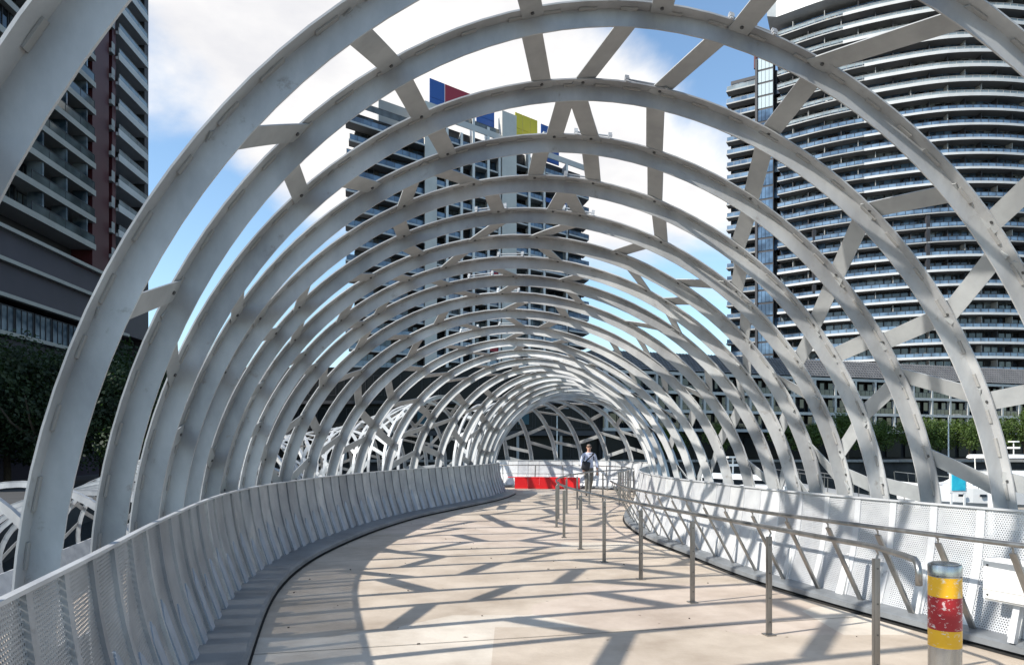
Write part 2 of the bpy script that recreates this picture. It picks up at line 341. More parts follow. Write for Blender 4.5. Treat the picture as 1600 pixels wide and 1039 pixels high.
for k in range(80):      # grit and dry leaf scraps
    i_ = rj.randrange(14, 100); f_ = rj.random(); p = a1[i_].lerp(a2[i_], f_); a_ = rj.uniform(0, 3.1); l_ = rj.uniform(.004, .016)
    d_ = Vector((math.cos(a_), math.sin(a_), 0)); e_ = Vector((-d_.y, d_.x, 0)); q = p+Vector((0, 0, .003))
    b.hexa([q-d_*l_-e_*l_*.3, q+d_*l_-e_*l_*.5, q+d_*l_*.7+e_*l_*.5, q-d_*l_*.8+e_*l_*.3]+[v_+Vector((0, 0, .004+l_*.2)) for v_ in (q-d_*l_-e_*l_*.3, q+d_*l_-e_*l_*.5, q+d_*l_*.7+e_*l_*.5, q-d_*l_*.8+e_*l_*.3)])
o = tag(b.build('litter', M['bark']), 'small dark scraps of leaf and grit scattered over the walkway', 'litter'); o['kind'] = 'stuff'
for k in range(16, 118, 17):
    b = MB(); A_, B_ = a1[k], a2[k]; d_ = (B_-A_).normalized(); n_ = Vector((-d_.y, d_.x, 0))*.004; z_ = Vector((0, 0, .004))
    b.quad(A_-n_+z_, B_-n_+z_, B_+n_+z_, A_+n_+z_); struct(b.build('deck_joint', M['gap']))
b = MB(); b.strip(lift(a1, -.35), lift(a2, -.35)); struct(b.build('walkway_underside', M['gap']))
RC = [(-1.4, 29.0, 0), (-4, 30.4, -.35), (-7, 31.3, -.75), (-9.6, 30.8, -1.15), (-11.3, 28.6, -1.8), (-11.9, 25.5, -2.4), (-11.7, 22, -2.75), (-11.1, 18, -2.9), (-10.9, 14, -2.95), (-11.0, 10, -2.95), (-11.4, 5, -2.95), (-12, 0, -2.95)]
cC = spline(RC, 14)
b = MB(); b.strip(offs(cC, 2.3), offs(cC, -2.3)); b.strip([p-Vector((0, 0, .3)) for p in offs(cC, 2.4)], offs(cC, 2.3)); b.strip([p-Vector((0, 0, .3)) for p in offs(cC, -2.4)], offs(cC, -2.3))
struct(b.build('lower_walkway', M['deck']))
# ------------------------------------------------------------ lattice hoops
HOOPS = [((-1.42, -2.6), (7.5, -2.4), 5.0), ((-1.5, -1.2), (7.25, -.9), 5.0), ((-1.62, .1), (6.9, .5), 5.0), ((-1.88, .95), (6.45, 1.7), 4.97), ((-2.19, 2.2), (5.9, 3.2), 4.97),
 ((-2.55, 3.72), (5.1, 4.8), 4.9), ((-2.83, 4.86), (4.65, 5.65), 4.93), ((-3.02, 5.68), (4.40, 6.25), 4.73), ((-3.23, 6.56), (4.15, 6.92), 4.62), ((-3.38, 7.22), (3.96, 7.5), 4.47),
 ((-3.55, 8.14), (3.82, 7.97), 4.37), ((-3.67, 8.97), (3.70, 8.41), 4.26), ((-3.74, 9.77), (3.60, 8.82), 4.16), ((-3.77, 10.51), (3.53, 9.3), 4.07), ((-3.75, 11.42), (3.43, 9.95), 4.0),
 ((-3.68, 12.53), (3.35, 10.62), 3.92), ((-3.57, 13.72), (3.25, 11.3), 3.82), ((-3.36, 15.14), (3.16, 12.0), 3.75), ((-3.02, 16.81), (3.1, 12.8), 3.71), ((-2.6, 18.3), (3.08, 13.7), 3.68),
 ((-2.1, 19.7), (3.12, 14.7), 3.66), ((-1.65, 21.0), (3.26, 15.9), 3.66), ((-1.35, 22.1), (3.5, 17.2), 3.66), ((-1.12, 22.95), (3.85, 18.6), 3.66), ((-.98, 23.7), (4.25, 20.1), 3.66),
 ((-.87, 24.35), (4.68, 21.7), 3.66), ((-.80, 24.9), (5.02, 23.3), 3.66), ((-.76, 25.3), (5.24, 24.9), 3.66), ((-.78, 25.65), (5.18, 26.4), 3.64), ((-.86, 25.95), (4.75, 27.6), 3.62),
 ((-1.0, 26.2), (3.95, 28.75), 3.60), ((-1.2, 26.45), (2.95, 29.45), 3.58), ((-1.45, 26.65), (1.9, 29.85), 3.55), ((-1.8, 26.85), (.85, 30.1), 3.5), ((-2.3, 27.1), (-.2, 30.35), 3.45)]
class Hoop:
    def __init__(s, L, Rr, H, z0=0, zc=.62):
        L = Vector(L[:2]); Rr = Vector(Rr[:2]); s.c = (L+Rr)/2; s.s = (Rr-L)/2*1.012; s.H = H; s.z0 = z0; s.zc = zc
        d = s.s.normalized(); s.d = Vector((d.x, d.y, 0)); s.n = Vector((-d.y, d.x, 0))   # n points along travel
        s.a = s.s.length; s.b = H-zc
    def p(s, th, r=0):
        t = R(th); e = 2/(1.96 if th > 90 else 1.94)
        c, sn = math.cos(t), math.sin(t)
        x = math.copysign(abs(c)**e, c)*s.a; z = math.copysign(abs(sn)**e, sn)*s.b
        q = Vector((s.c.x, s.c.y, s.z0+s.zc))+s.d*x+Vector((0, 0, z))
        return q-s.er(th)*r
    def er(s, th):
        t = R(th); v = s.d*(math.cos(t)*s.b)+Vector((0, 0, math.sin(t)*s.a)); return v.normalized()
def make_hoop(h, tun, near, seg, fw=.085, tabs=False, th0=-17, th1=197):
    ths = [th0+(th1-th0)*k/seg for k in range(seg+1)]
    def ring(r0, r1, n0, n1, f=None):
        o = []
        for th in ths:
            q1 = r1 if f is None else f(th)
            o.append([h.p(th, r0)+h.n*n0, h.p(th, r0)+h.n*n1, h.p(th, q1)+h.n*n1, h.p(th, q1)+h.n*n0])
        return o
    wf = lambda th: .142+(.036 if th > 90 else .0)*abs(math.cos(R(max(0, min(180, th)))))**1.2
    wb = MB(); wb.loft(ring(.012, .2, -.006, .006, wf)); web = wb.build('web', M['paint'], tun)
    web.name = 'hoop'
    fb = MB(); fb.loft(ring(0, .012, -fw*1.2, .012)); fb.build('flange', M['paint'], web)
    if tabs:
        tb = MB(); th = 4
        while th < 178:
            L_ = random.uniform(1.6, 2.6); dth = L_
            A = h.p(th, .019)-h.n*.022; B = h.p(th+dth, .019)-h.n*.022
            tb.bar(A, B, .030, .010, h.er(th+dth/2)); th += random.uniform(4.2, 5.6)
        tb.build('weld_tab', M['weld'], web)['kind'] = 'stuff'
    return web
def make_strap(h0, h1, t0, t1, tun, wd=.16, bolt=True, name='strap', f0=0, f1=1):
    K = 6; A = []
    P = []
    for k in range(K+1):
        t = f0+(f1-f0)*k/K; th = t0+(t1-t0)*t
        p = h0.p(th, .014).lerp(h1.p(th, .014), t) if False else (h0.p(t0+(t1-t0)*t, .02)*(1-t)+h1.p(t0+(t1-t0)*t, .02)*t)
        n = (h0.er(th)*(1-t)+h1.er(th)*t).normalized(); P.append((p, n))
    rings = []
    for k, (p, n) in enumerate(P):
        T = (P[min(k+1, K)][0]-P[max(k-1, 0)][0]).normalized(); sd = n.cross(T).normalized()
        rings.append([p-sd*wd/2+n*.005, p+sd*wd/2+n*.005, p+sd*wd/2-n*.005, p-sd*wd/2-n*.005])
    b = MB(); b.loft(rings); o = b.build(name, M['strap'], tun)
    if bolt:
        bb = MB(); p, n = P[K-1]; p = p.lerp(P[K][0], .55); bb.tube([p-n*.004, p-n*.016], .014, 8); bb.build('bolt', M['bolt'], o)
    return o
tunnel = thing('lattice_tunnel', 'pale painted steel tunnel of curved hoops tied by flat diagonal straps, arching over the walkway', 'bridge canopy', (0, 0, 0))
HS = [Hoop(*x) for x in HOOPS]
for i, h in enumerate(HS):
    make_hoop(h, tunnel, i < 14, 72 if i < 14 else 48, tabs=(3 <= i < 16))
ST = {4: [(112, 104), (80, 72), (62, 66), (45, 38), (24, 30)],
 5: [(129.3, 121), (111.5, 103), (94, 86.3), (79.5, 76), (61, 65.5), (44, 36), (22, 30), (4, 12), (145.4, 133.8), (162.8, 155.8), (187.0, 187.5)],
 6: [(120.9, 115.2), (136.7, 134.8), (103.6, 97.6), (89.6, 92.2), (77.2, 80.5), (64.6, 63.2), (41.5, 45.7), (32.8, 26.7), (14.3, 13.6), (-.8, 1.9), (158, 164)],
 7: [(114.4, 108.7), (130.5, 121.5), (93.7, 91.2), (93.1, 84.3), (80.4, 73.7), (63.1, 56.4), (45.5, 38.1), (27.2, 25.4), (14.4, 19.9), (0, 6), (175.6, 170.8), (146.5, 151.2)],
 8: [(113.9, 101.5), (114, 115.5), (92.8, 91.1), (84.9, 79.7), (73.5, 68.1), (56.1, 51.3), (38.1, 31.9), (26.6, 25.6), (18.7, 13.5), (-1.7, .2), (140, 148), (165, 158)],
 9: [(99.8, 95.1), (84.1, 84.1), (85.7, 78.1), (67.5, 61.5), (49.8, 44.3), (31.3, 26.3), (13, 6.1), (-1.1, 2), (117, 114.5), (134, 140), (152, 146), (170, 176)]}
rnd = random.Random(21)
def zig(i):
    o = []; th = rnd.uniform(0, 9); up = i % 2
    while th < 186:
        g = rnd.uniform(7, 16)
        o.append((th, th+g*.62) if up else (th+g*.62, th)); up = 1-up if rnd.random() < .62 else up
        th += g*rnd.uniform(1.0, 1.7)
    return o
def remap(h, th):
    H = h.H; sn = (1.3+(H-1.3)*math.sin(R(th))-.62)/(H-.62); t = math.degrees(math.asin(max(-1, min(1, sn))))
    return 180-t if th > 90 else t
for i in range(len(HS)-1):
    L = ST.get(i) or zig(i)
    if 5 <= i <= 9: L = [(remap(HS[i], a), remap(HS[i+1], c)) for a, c in L]
    for a, c in L: make_strap(HS[i], HS[i+1], a, c, tunnel, .16 if i < 26 else .14, bolt=(3 < i < 15))
# light bars clipped on the crown of some hoops
for i, th in ((6, 76), (7, 83), (8, 85), (9, 83), (10, 96), (10, 80), (12, 89), (13, 95), (14, 88), (16, 100), (16, 88), (5, 88), (6, 90)):
    h = HS[i]; b = MB(); A = h.p(th-2.6, -.035)-h.n*.06; B = h.p(th+2.6, -.035)-h.n*.06
    b.tube([A, B], .008, 6)
    for q in (A, B):
        e = h.er(th); b.bar(q-e*.045, q+e*.03, .035, .022, h.n); b.bar(q-e*.015-h.n*.05, q-e*.015+h.n*.03, .032, .018, e); b.bar(q-h.n*.055-e*.05, q-h.n*.02+e*.005, .022, .014, h.n)
    b.build('clip_rail', M['paint'], tunnel)
# ------------------------------------------------------------ second, lower tunnel
ramp = thing('ramp_tunnel', 'dense white hoop lattice over the lower ramp curling away behind the left side', 'bridge canopy', (-8, 25, -2))
cc = resample(cC, .86); RH = []
for i, p in enumerate(cc):
    if i < 2: continue
    t = (cc[min(i+1, len(cc)-1)]-cc[i-1]); t = Vector((t.x, t.y, 0)).normalized(); nl = Vector((-t.y, t.x, 0))
    hw = 2.95+.35*math.sin(i*.33)
    RH.append(Hoop(p+nl*hw, p-nl*hw, 3.75+.35*math.sin(i*.41+1), p.z, 1.2))
RH = RH[:24]+RH[24::3]
for i, h in enumerate(RH): make_hoop(h, ramp, False, 34, .085)
cnt = 0
for i in range(len(RH)-1):
    th = rnd.uniform(4, 20)
    while th < 180 and cnt < 298:
        g = rnd.uniform(9, 18)*rnd.choice((1, -1)); make_strap(RH[i], RH[i+1], th, th+g, ramp, .13, False); cnt += 1
        th += rnd.uniform(9, 15) if i < 22 else 60
# ------------------------------------------------------------ parapets
def parapet(name, label, C, side, i0, i1, sb, stp, perf_to, cleat_scale=1.0, cleat_from=-9):
    """C kerb-edge curve resampled, side +1 left / -1 right; sb shelf width, stp top offset"""
    root = thing(name, label, 'parapet', (C[0].x, C[0].y, 0))
    K = offs(C, 0); S = offs(C, side*sb); T = offs(C, side*stp); Q = offs(C, side*(sb+.16))
    # shelf (upstand steel kerb), with the dark recessed joint below it
    b = MB(); prof = [(0, .035), (.0, .085), (.03, .1), (sb-.02, .12), (sb+.05, .12)]
    rows = [lift(offs(C, side*o), z) for o, z in prof]
    for r0, r1 in zip(rows, rows[1:]): b.strip(r0, r1)
    b.build('shelf', M['shelf'], root, smooth=False)
    b = MB(); g0 = lift(offs(C, side*.05), -.04); g1 = lift(offs(C, side*.05), .06); b.strip(g0, g1); b.strip(lift(offs(C, side*(-.012 if side > 0 else -.03)), .004), lift(offs(C, side*.06), .004)); b.build('joint', M['gap'], root)
    HT = 1.13
    def wall(k, f, u):   # point on wall between posts k,k+1 at fraction f, height fraction u (0..1), bowed outward
        bb = S[k].lerp(S[k+1], f); tt = T[k].lerp(T[k+1], f)
        bow = math.sin(u*math.pi)*.05
        d_ = (tt-bb); d_.z = 0; d_.normalize()
        p = bb.lerp(tt, u**1.15)+d_*bow; p.z = .11+(HT-.11)*u; return p
    for k in range(i0, min(i1, len(C)-2)):
        P = C[k]; dist = Vector((P.x, P.y)).length
        prf = dist < perf_to
        inn = (S[k]-T[k]); inn.z = 0; inn.normalize()   # towards walkway
        U = 7; b = MB(); uv = []
        lenk = (T[k+1]-T[k]).length
        # sheet: left edge proud, right edge tucked behind the next one
        cols = [(0, .024), (.16, .021), (.17, .020), (1.03, .002)] if side > 0 else [(0, .014), (.16, .013), (.17, .012), (1.03, .002)]
        for ci, (f, pr) in enumerate(cols):
            for r_ in range(U+1):
                u = r_/U; f_ = min(f, 1.0) if k == len(C)-3 else f
                b.v.append(tuple(wall(k, f_, u)+inn*pr)); uv.append((f*lenk, u*1.05))
        for ci in range(len(cols)-1):
            for r_ in range(U):
                a_ = ci*(U+1)+r_; b.f.append((a_, a_+1, a_+U+2, a_+U+1)); b.m.append(0 if (ci < 2 or not prf) else 1)
        if prf:      # back face of the 5 mm thick sheet, with the same holes
            bi = len(b.v)
            for (f, pr) in cols[2:]:
                for r_ in range(U+1):
                    u = r_/U; b.v.append(tuple(wall(k, f, u)+inn*(pr-.005))); uv.append((f*lenk, u*1.05))
            for r_ in range(U): b.f.append((bi+r_, bi+r_+1, bi+U+2+r_, bi+U+1+r_)); b.m.append(1)
        # edge return
        e0 = len(b.v)
        for r_ in range(U+1): b.v.append(tuple(wall(k, 0, r_/U)-inn*.004)); uv.append((0, r_/U))
        for r_ in range(U): b.f.append((r_, r_+1, e0+r_+1, e0+r_)); b.m.append(0)
        b.build('panel', [M[('panel2', 'panel4', 'panel2', 'panel5')[(k*7+k//3) % 4] if side > 0 else ('panel', 'panel3')[k % 2]], M['perf' if side < 0 else 'perf2']], root, uvs=uv)  # left side takes the shade-darkened steels, right side the lighter ones
        # cleat
        if (side > 0 or k % 2 == 0) and dist > cleat_from:
            b = MB(); hh = (.46+.07*math.sin(k*2.1))*cleat_scale; f0, f1 = (.06, .40) if side > 0 else (.04, .26)
            pr = .028; th_ = .020
            front, rear = [], []
            for f_, u in ((f0, 0), (f1, 0), (f1, hh*.9), ((f0+f1)/2+.03, hh), (f0+.03, hh*.74)):
                q = wall(k, f_, u)+inn*(pr if u > 0 else pr+.012); front.append(q); rear.append(q-inn*th_)
            n0 = 0; b.v = [tuple(q) for q in front+rear]; b.f = [(0, 1, 2, 3, 4), (9, 8, 7, 6, 5)]+[(i_, (i_+1) % 5, 5+(i_+1) % 5, 5+i_) for i_ in range(5)]; b.m = [0]*7
            b.build('cleat', M['cleat'] if side > 0 else M['cleat_lit'], root)
    tb = MB(); tp = [p.copy() for p in lift(T, HT+.006)][i0:i1]
    t_in = [p.copy() for p in lift(offs(C, side*(stp-.035)), HT+.006)][i0:i1]
    tb.strip(tp, t_in); tb.strip(lift(tp, HT-.02), tp); tb.strip(t_in, lift(t_in, HT-.012)); tb.build('top_rail', M['panel'], root)
    return root
CLs = resample(cL, .42); CRs = resample(cR, .46)
parapet('left_parapet', 'shaded grey overlapping steel panel parapet curving along the left edge of the walkway', CLs, 1, 1, len(CLs)-1, .38, .61, 9.5, 1.0)
parapet('right_parapet', 'sunlit white steel panel parapet along the right edge, bending round to the far end', CRs, -1, 1, len(CRs)-1, .17, .37, 9.0, .9)
bpy.data.objects['left_parapet'].name = 'parapet_wall'; bpy.data.objects['right_parapet'].name = 'parapet_wall.001'
for s, lab in ((1, 'white parapet on the outer side of the lower ramp seen through the left hoops'), (-1, 'white parapet on the inner side of the lower ramp seen through the left hoops')):
    b = MB(); A = offs(cC, s*2.35); Bt = [p+Vector((0, 0, 1.05)) for p in offs(cC, s*2.75)]; b.strip(A, Bt)
    b.strip(Bt, [p+Vector((0, 0, 1.05)) for p in offs(cC, s*2.7)]); b.strip([p+Vector((0, 0, 1.05)) for p in offs(cC, s*2.7)], offs(cC, s*2.3))
    tag(b.build('parapet_wall', M['panel']), lab, 'parapet')
# ------------------------------------------------------------ handrails
def curve_rail(P, z): return [Vector((p[0], p[1], z)) for p in spline([(x, y) for x, y in P], 6)]
posts = [(2.58, 4.99), (2.27, 6.22), (1.93, 7.53), (1.62, 8.85), (1.335, 10.2), (1.12, 11.5), (.96, 13.0), (.93, 14.7), (1.08, 16.4), (1.38, 17.8), (1.78, 19.2), (2.25, 20.5), (2.8, 21.7), (3.5, 22.8), (4.15, 24.0)]
hr = thing('handrail', 'stainless freestanding handrail on square posts running down the middle of the walkway', 'handrail', (2.3, 6.2, 0))
pb = []
for i, (x, y) in enumerate(posts):
    n = Vector((posts[min(i+1, len(posts)-1)][0]-posts[max(i-1, 0)][0], posts[min(i+1, len(posts)-1)][1]-posts[max(i-1, 0)][1], 0)).normalized(); sd = Vector((-n.y, n.x, 0))
    b = MB(); b.box((x, y, .435), (.05, .016, .87), sd, n)
    b.box((x, y, .435), (.044, .03, .868), sd, n)
    b.box((x, y, .006), (.09, .09, .012), sd, n)
    po = b.build('post', M['stainless'], hr)
    if i < 6:
        sb_ = MB()
        for zz in (.12, .33, .55, .8): sb_.tube([Vector((x, y, zz))-n*.014, Vector((x, y, zz))-n*.02], .007, 6)
        sb_.build('screw', M['bolt'], po)
    b = MB(); b.tube([(x, y, .86), Vector((x, y, .90))+sd*-.02, Vector((x, y, .935))], .008, 6); b.build('bracket', M['stainless'], hr)
rl = curve_rail(posts, .95)
rl = [Vector((2.52, 4.36, .80)), Vector((2.52, 4.36, .89)), Vector((2.525, 4.385, .93)), Vector((2.535, 4.43, .95)), Vector((2.55, 4.6, .952))]+rl
b = MB(); b.tube(rl, .021, 10); b.build('rail', M['stainless'], hr, smooth=True)
hw = thing('handrail', 'stainless handrail on slanted flat bars fixed along the right parapet', 'handrail', (3, 8, 0))
seg = [p for p in resample(cR, .9) if 1.5 < p.y < 17.5]
railc = lift(offs(resample(cR, .3), .32), .93); railc = [p for p in railc if p.y < 15.6]
b = MB(); b.tube(railc, .021, 10); b.build('rail', M['stainless'], hw, smooth=True)
fr = resample(cR, .30)
ofa = offs(fr, -.13); ofb = offs(fr, .29)
for k in range(2, len(fr)-3, 2):
    if fr[k].y > 15.8 or fr[k].y < 1: continue
    a = Vector((ofa[k].x, ofa[k].y, .10)); c = Vector((ofb[k].x, ofb[k].y, .86)); tg = fr[k+1]-fr[k]; tg = Vector((tg.x, tg.y, 0)).normalized()
    b = MB(); b.bar(a, c, .018, .055, tg); b.build('slanted_bar', M['stainless'], hw)
    b = MB(); b.tube([c-(c-a).normalized()*.01, c+Vector((0, 0, .035)), Vector((railc[min(k, len(railc)-1)].x, railc[min(k, len(railc)-1)].y, .92))], .008, 6); b.build('bracket', M['stainless'], hw)
# far end rail and red panels, on the inside of the far parapet
hf = thing('handrail', 'thin stainless handrail across the far end wall above the red panels', 'handrail', (2, 28, 0))
far = [p for p in resample(cR, .25)]; fo = offs(far, .45); fs = [p for p, c in zip(fo, far) if (c.y > 20 and c.x > -.9)]
b = MB(); b.tube(lift(fs, .95), .02, 8); b.build('rail', M['stainless'], hf)
b = MB(); b.tube(lift(fs, .60), .012, 6); b.build('lower_rail', M['stainless'], hf)
for k in range(1, len(fs), 5):
    b = MB(); p = fs[k]; b.bar((p.x, p.y, 0), (p.x+.03*(-1)**k, p.y, .94), .04, .015, (0, 1, 0)); b.build('post', M['stainless'], hf)
hh = thing('handrail', 'short low stainless handrail with posts at the right turn before the far end', 'handrail', (4, 23, 0))
sp_ = [(3.35, 21.2), (3.55, 22.5), (3.9, 23.7), (4.15, 25.0)]
b = MB(); b.tube(curve_rail(sp_, .93), .02, 8); b.build('rail', M['stainless'], hh)
for x, y in sp_: b = MB(); b.box((x, y, .45), (.05, .03, .9)); b.build('post', M['stainless'], hh)
rp_ = thing('red_barrier', 'low bright red folded panel barrier at the foot of the far white wall', 'barrier', (1.5, 28, 0))
rr = [p for p, c in zip(offs(far, .75), far) if (c.y > 27.5 and -.0 < c.x < 3.25)]
for k in range(0, len(rr)-2, 2):
    A, Bq = rr[k], rr[k+2]; t = (Bq-A).normalized(); t.z = 0; sd = Vector((-t.y, t.x, 0))
    b = MB(); p = (A+Bq)/2; b.box((p.x, p.y, .225), ((Bq-A).length*.98, .03, .45), (t+sd*.12).normalized(), (sd-t*.12).normalized()); b.build('panel', M['red'], rp_)
b = MB(); b.tube(lift(rr, .465), .018, 6); b.build('top_rail', M['red'], rp_)
# ------------------------------------------------------------ bollard
bo = thing('bollard', 'round stainless bollard wrapped in scuffed yellow and red tape in the right foreground', 'bollard', (2.275, 3.7, 0))
def lathe(name, prof, c, m, parent, n=40, smooth=True):
    b = MB(); b.loft([[Vector((c[0]+r_*math.cos(2*math.pi*j/n), c[1]+r_*math.sin(2*math.pi*j/n), z)) for j in range(n)] for r_, z in prof])
    o = b.build(name, m, parent, smooth=smooth)
    if smooth: o.data.set_sharp_from_angle(angle=R(35))
    return o
bc = (2.275, 3.7)
lathe('post', [(.078, 0), (.078, .985)], bc, M['steel_tube'], bo)
lathe('base_collar', [(.10, 0), (.10, .012)], bc, M['steel_tube'], bo)
lathe('cap', [(.080, .987), (.080, 1.036), (.076, 1.042), (.074, 1.040)], bc, M['steel_tube'], bo)
lathe('cap_lid', [(.066, 1.0405), (.066, 1.047), (.062, 1.049)], bc, M['steel_tube'], bo)
lathe('yellow_tape', [(.0788, .875), (.0788, .978)], bc, M['tapey'], bo)
lathe('red_tape', [(.0792, .705), (.0790, .876)], bc, M['taper'], bo)
lathe('yellow_tape', [(.0788, .615), (.0788, .707)], bc, M['tapey'], bo)
b = MB()
for a in range(4):
    an = R(35+90*a); d = Vector((math.cos(an), math.sin(an), 0)); q = Vector((bc[0], bc[1], .985))+d*.079; b.tube([q, q+d*.004], .005, 6)
b.build('screw', M['bolt'], bo)
# ------------------------------------------------------------ junction box on right parapet
jb = thing('junction_box', 'plain white metal junction box fixed to the right parapet near the bollard', 'electrical box', (4.03, 5.62, .1))
t = Vector((-.42, .91, 0)).normalized(); sd = Vector((-t.y, t.x, 0))
b = MB(); c = Vector((4.03, 5.62, .58)); b.box(c, (.44, .16, .34), t, sd); bx = b.build('case', M['white'], jb)
b = MB(); b.box(c+sd*.088, (.40, .012, .30), t, sd); b.build('lid', M['white'], jb)
b = MB(); b.box(c+sd*.088+Vector((0, 0, -.08))+t*0, (.42, .018, .006), t, sd); b.build('seam', M['weld'], jb)
for ax, az in ((-.17, -.12), (.17, -.12), (-.17, .12), (.17, .12)):
    b = MB(); q = c+t*ax+Vector((0, 0, az))+sd*.094; b.tube([q, q+sd*.006], .009, 8); b.build('screw', M['bolt'], jb)
b = MB(); b.bar(c+Vector((0, 0, -.17))+sd*-.03, c+Vector((.0, 0, -.48))+sd*.06, .05, .05, t); b.build('conduit', M['panel'], jb)
md = jb.children[0]
bm = bmesh.new(); bm.from_mesh(md.data); bmesh.ops.bevel(bm, geom=list(bm.edges), offset=.01, segments=2, affect='EDGES'); bm.to_mesh(md.data); bm.free()
# ------------------------------------------------------------ buildings
def bwin(wd, hh, gm, fm, mull=1, nm='window'):
    b = MB(); f = .07
    for z in (-hh/2+f/2, hh/2-f/2): b.box((0, 0, z), (wd, .12, f), mi=0)
    for k in range(mull+2):
        x = -wd/2+f/2+(wd-f)*k/(mull+1); b.box((x, -.002, 0), (f, .13, hh-2*f), mi=0)
    b.quad((-wd/2+f, .02, -hh/2+f), (wd/2-f, .02, -hh/2+f), (wd/2-f, .02, hh/2-f), (-wd/2+f, .02, hh/2-f), 1)
    return b.mesh(nm, [fm, gm])
def place(me, name, parent, p, ux, uy):
    mw = Matrix(((ux.x, uy.x, 0, p.x), (ux.y, uy.y, 0, p.y), (0, 0, 1, p.z), (0, 0, 0, 1)))
    return link(name, me, parent, mw=mw)
WM = {}
def winmesh(wd, key, mull=1, hh=2.5):
    k = (wd, key, mull, hh)
    if k not in WM: WM[k] = bwin(wd, hh, M[key], M['darkclad'], mull)
    return WM[k]
class Face:
    def __init__(s, o, ux): s.o = Vector(o); s.u = Vector(ux).normalized(); s.v = Vector((-s.u.y, s.u.x, 0))   # v = inward (away from us)
    def P(s, x, y, z): return Vector((s.o.x, s.o.y, 0))+s.u*x+s.v*y+Vector((0, 0, z))
    def box(s, b, x0, x1, y0, y1, z0, z1, mi=0): b.box(s.P((x0+x1)/2, (y0+y1)/2, (z0+z1)/2), (x1-x0, y1-y0, z1-z0), s.u, s.v, mi=mi)
def railing(F, b, x0, x1, y, z, h=1.0, gap=1.5, g=.0):
    F.box(b, x0, x1, y-.03, y+.03, z+h-.06, z+h, 0)
    n = max(1, int((x1-x0)/gap))
    for k in range(n+1):
        x = x0+(x1-x0)*k/n; F.box(b, x-.03, x+.03, y-.035, y+.035, z, z+h-.06, 0)
    F.box(b, x0+.04, x1-.04, y-.01, y+.01, z+.03, z+h-.09, 1)
# --- left tower
lt = thing('apartment_tower', 'tall dark apartment tower with maroon fin and pale balcony bands at the left edge', 'building', (-48, 93, -1.3))
F = Face((-45.6, 53, 0), (-.06, 1, 0)); F.v = Vector((-1, -.06, 0)).normalized()   # x runs away from the camera along the facade, 0..40
b = MB(); F.box(b, -10, 40, 2.2, 22, -1.3, 95); F.box(b, 38.9, 40.0, 0, 2.2, -1.3, 95); b.build('core', M['darkclad'], lt)
b = MB(); F.box(b, 26.0, 29.6, -.1, 2.2, 21, 95); F.box(b, 30.4, 31.2, -.1, 2.2, 21, 95); b.build('maroon_fin', M['maroon'], lt)
b = MB(); F.box(b, -10, 38.9, -.35, 2.2, 15.5, 21.2); F.box(b, -10, 30, -.2, 2.2, -1.3, 11.6); b.build('podium_band', M['plum'], lt)
for z in (21.3, 18.4, 15.2, 11.8):
    b = MB(); F.box(b, -10, 33, -.9, -.34, z, z+.35); b.build('ledge', M['beige'], lt)
for i in range(24):
    z = 24.3+i*3.02
    b = MB(); F.box(b, -10, 26.0, -.45, 2.2, z-.45, z); F.box(b, -10, 26.0, -.5, -.4, z-.5, z+.12); b.build('balcony_slab', M['beige'], lt)
    b = MB(); F.box(b, 31.2, 38.9, -.45, 2.2, z-.35, z); F.box(b, 31.2, 38.9, -.5, -.38, z-.4, z+.42); b.build('balcony_slab', M['slab'], lt)
    b = MB(); railing(F, b, 31.4, 38.7, -.44, z+.42, .62, 2.2); b.build('railing', [M['slabgrey'], M['balup']], lt)
    b = MB(); F.box(b, 29.6, 30.4, -.4, .6, z-.35, z+.1); F.box(b, 29.65, 30.35, -.42, -.38, z+.1, z+.9); b.build('small_balcony', M['slabgrey'], lt)
    if i < 14:
        b = MB(); railing(F, b, 14.5, 25.8, -.42, z+.12, .95, 2.4); b.build('railing', [M['darkclad'], M['balg']], lt)
    for k in range(8):
        x = 2.0+k*2.9
        me = winmesh(2.7, ('glassdark', 'glasslight', 'glassdark')[(i*3+k*5+i*k) % 3], 2)
        if i < 17: place(me, 'window', lt, F.P(x, 1.9 if k > 4 else (.2 if (i//3) % 2 else 1.4), z+1.28), F.u, F.v)
    for k in range(2):
        if i < 20: place(winmesh(2.7, 'glassdark', 1), 'window', lt, F.P(34.2+k*3.1, 2.0, z+1.28), F.u, F.v)
for k in range(9):
    place(winmesh(2.7, 'glasslight', 2), 'window', lt, F.P(2+k*2.9, -.28, 13.4), F.u, F.v)
b = MB()
for k, x in enumerate((16.4, 20.5, 24.4)): F.box(b, x, x+.25, -.3, 1.2, 24, 95)
b.build('fin', M['glasslight'], lt)
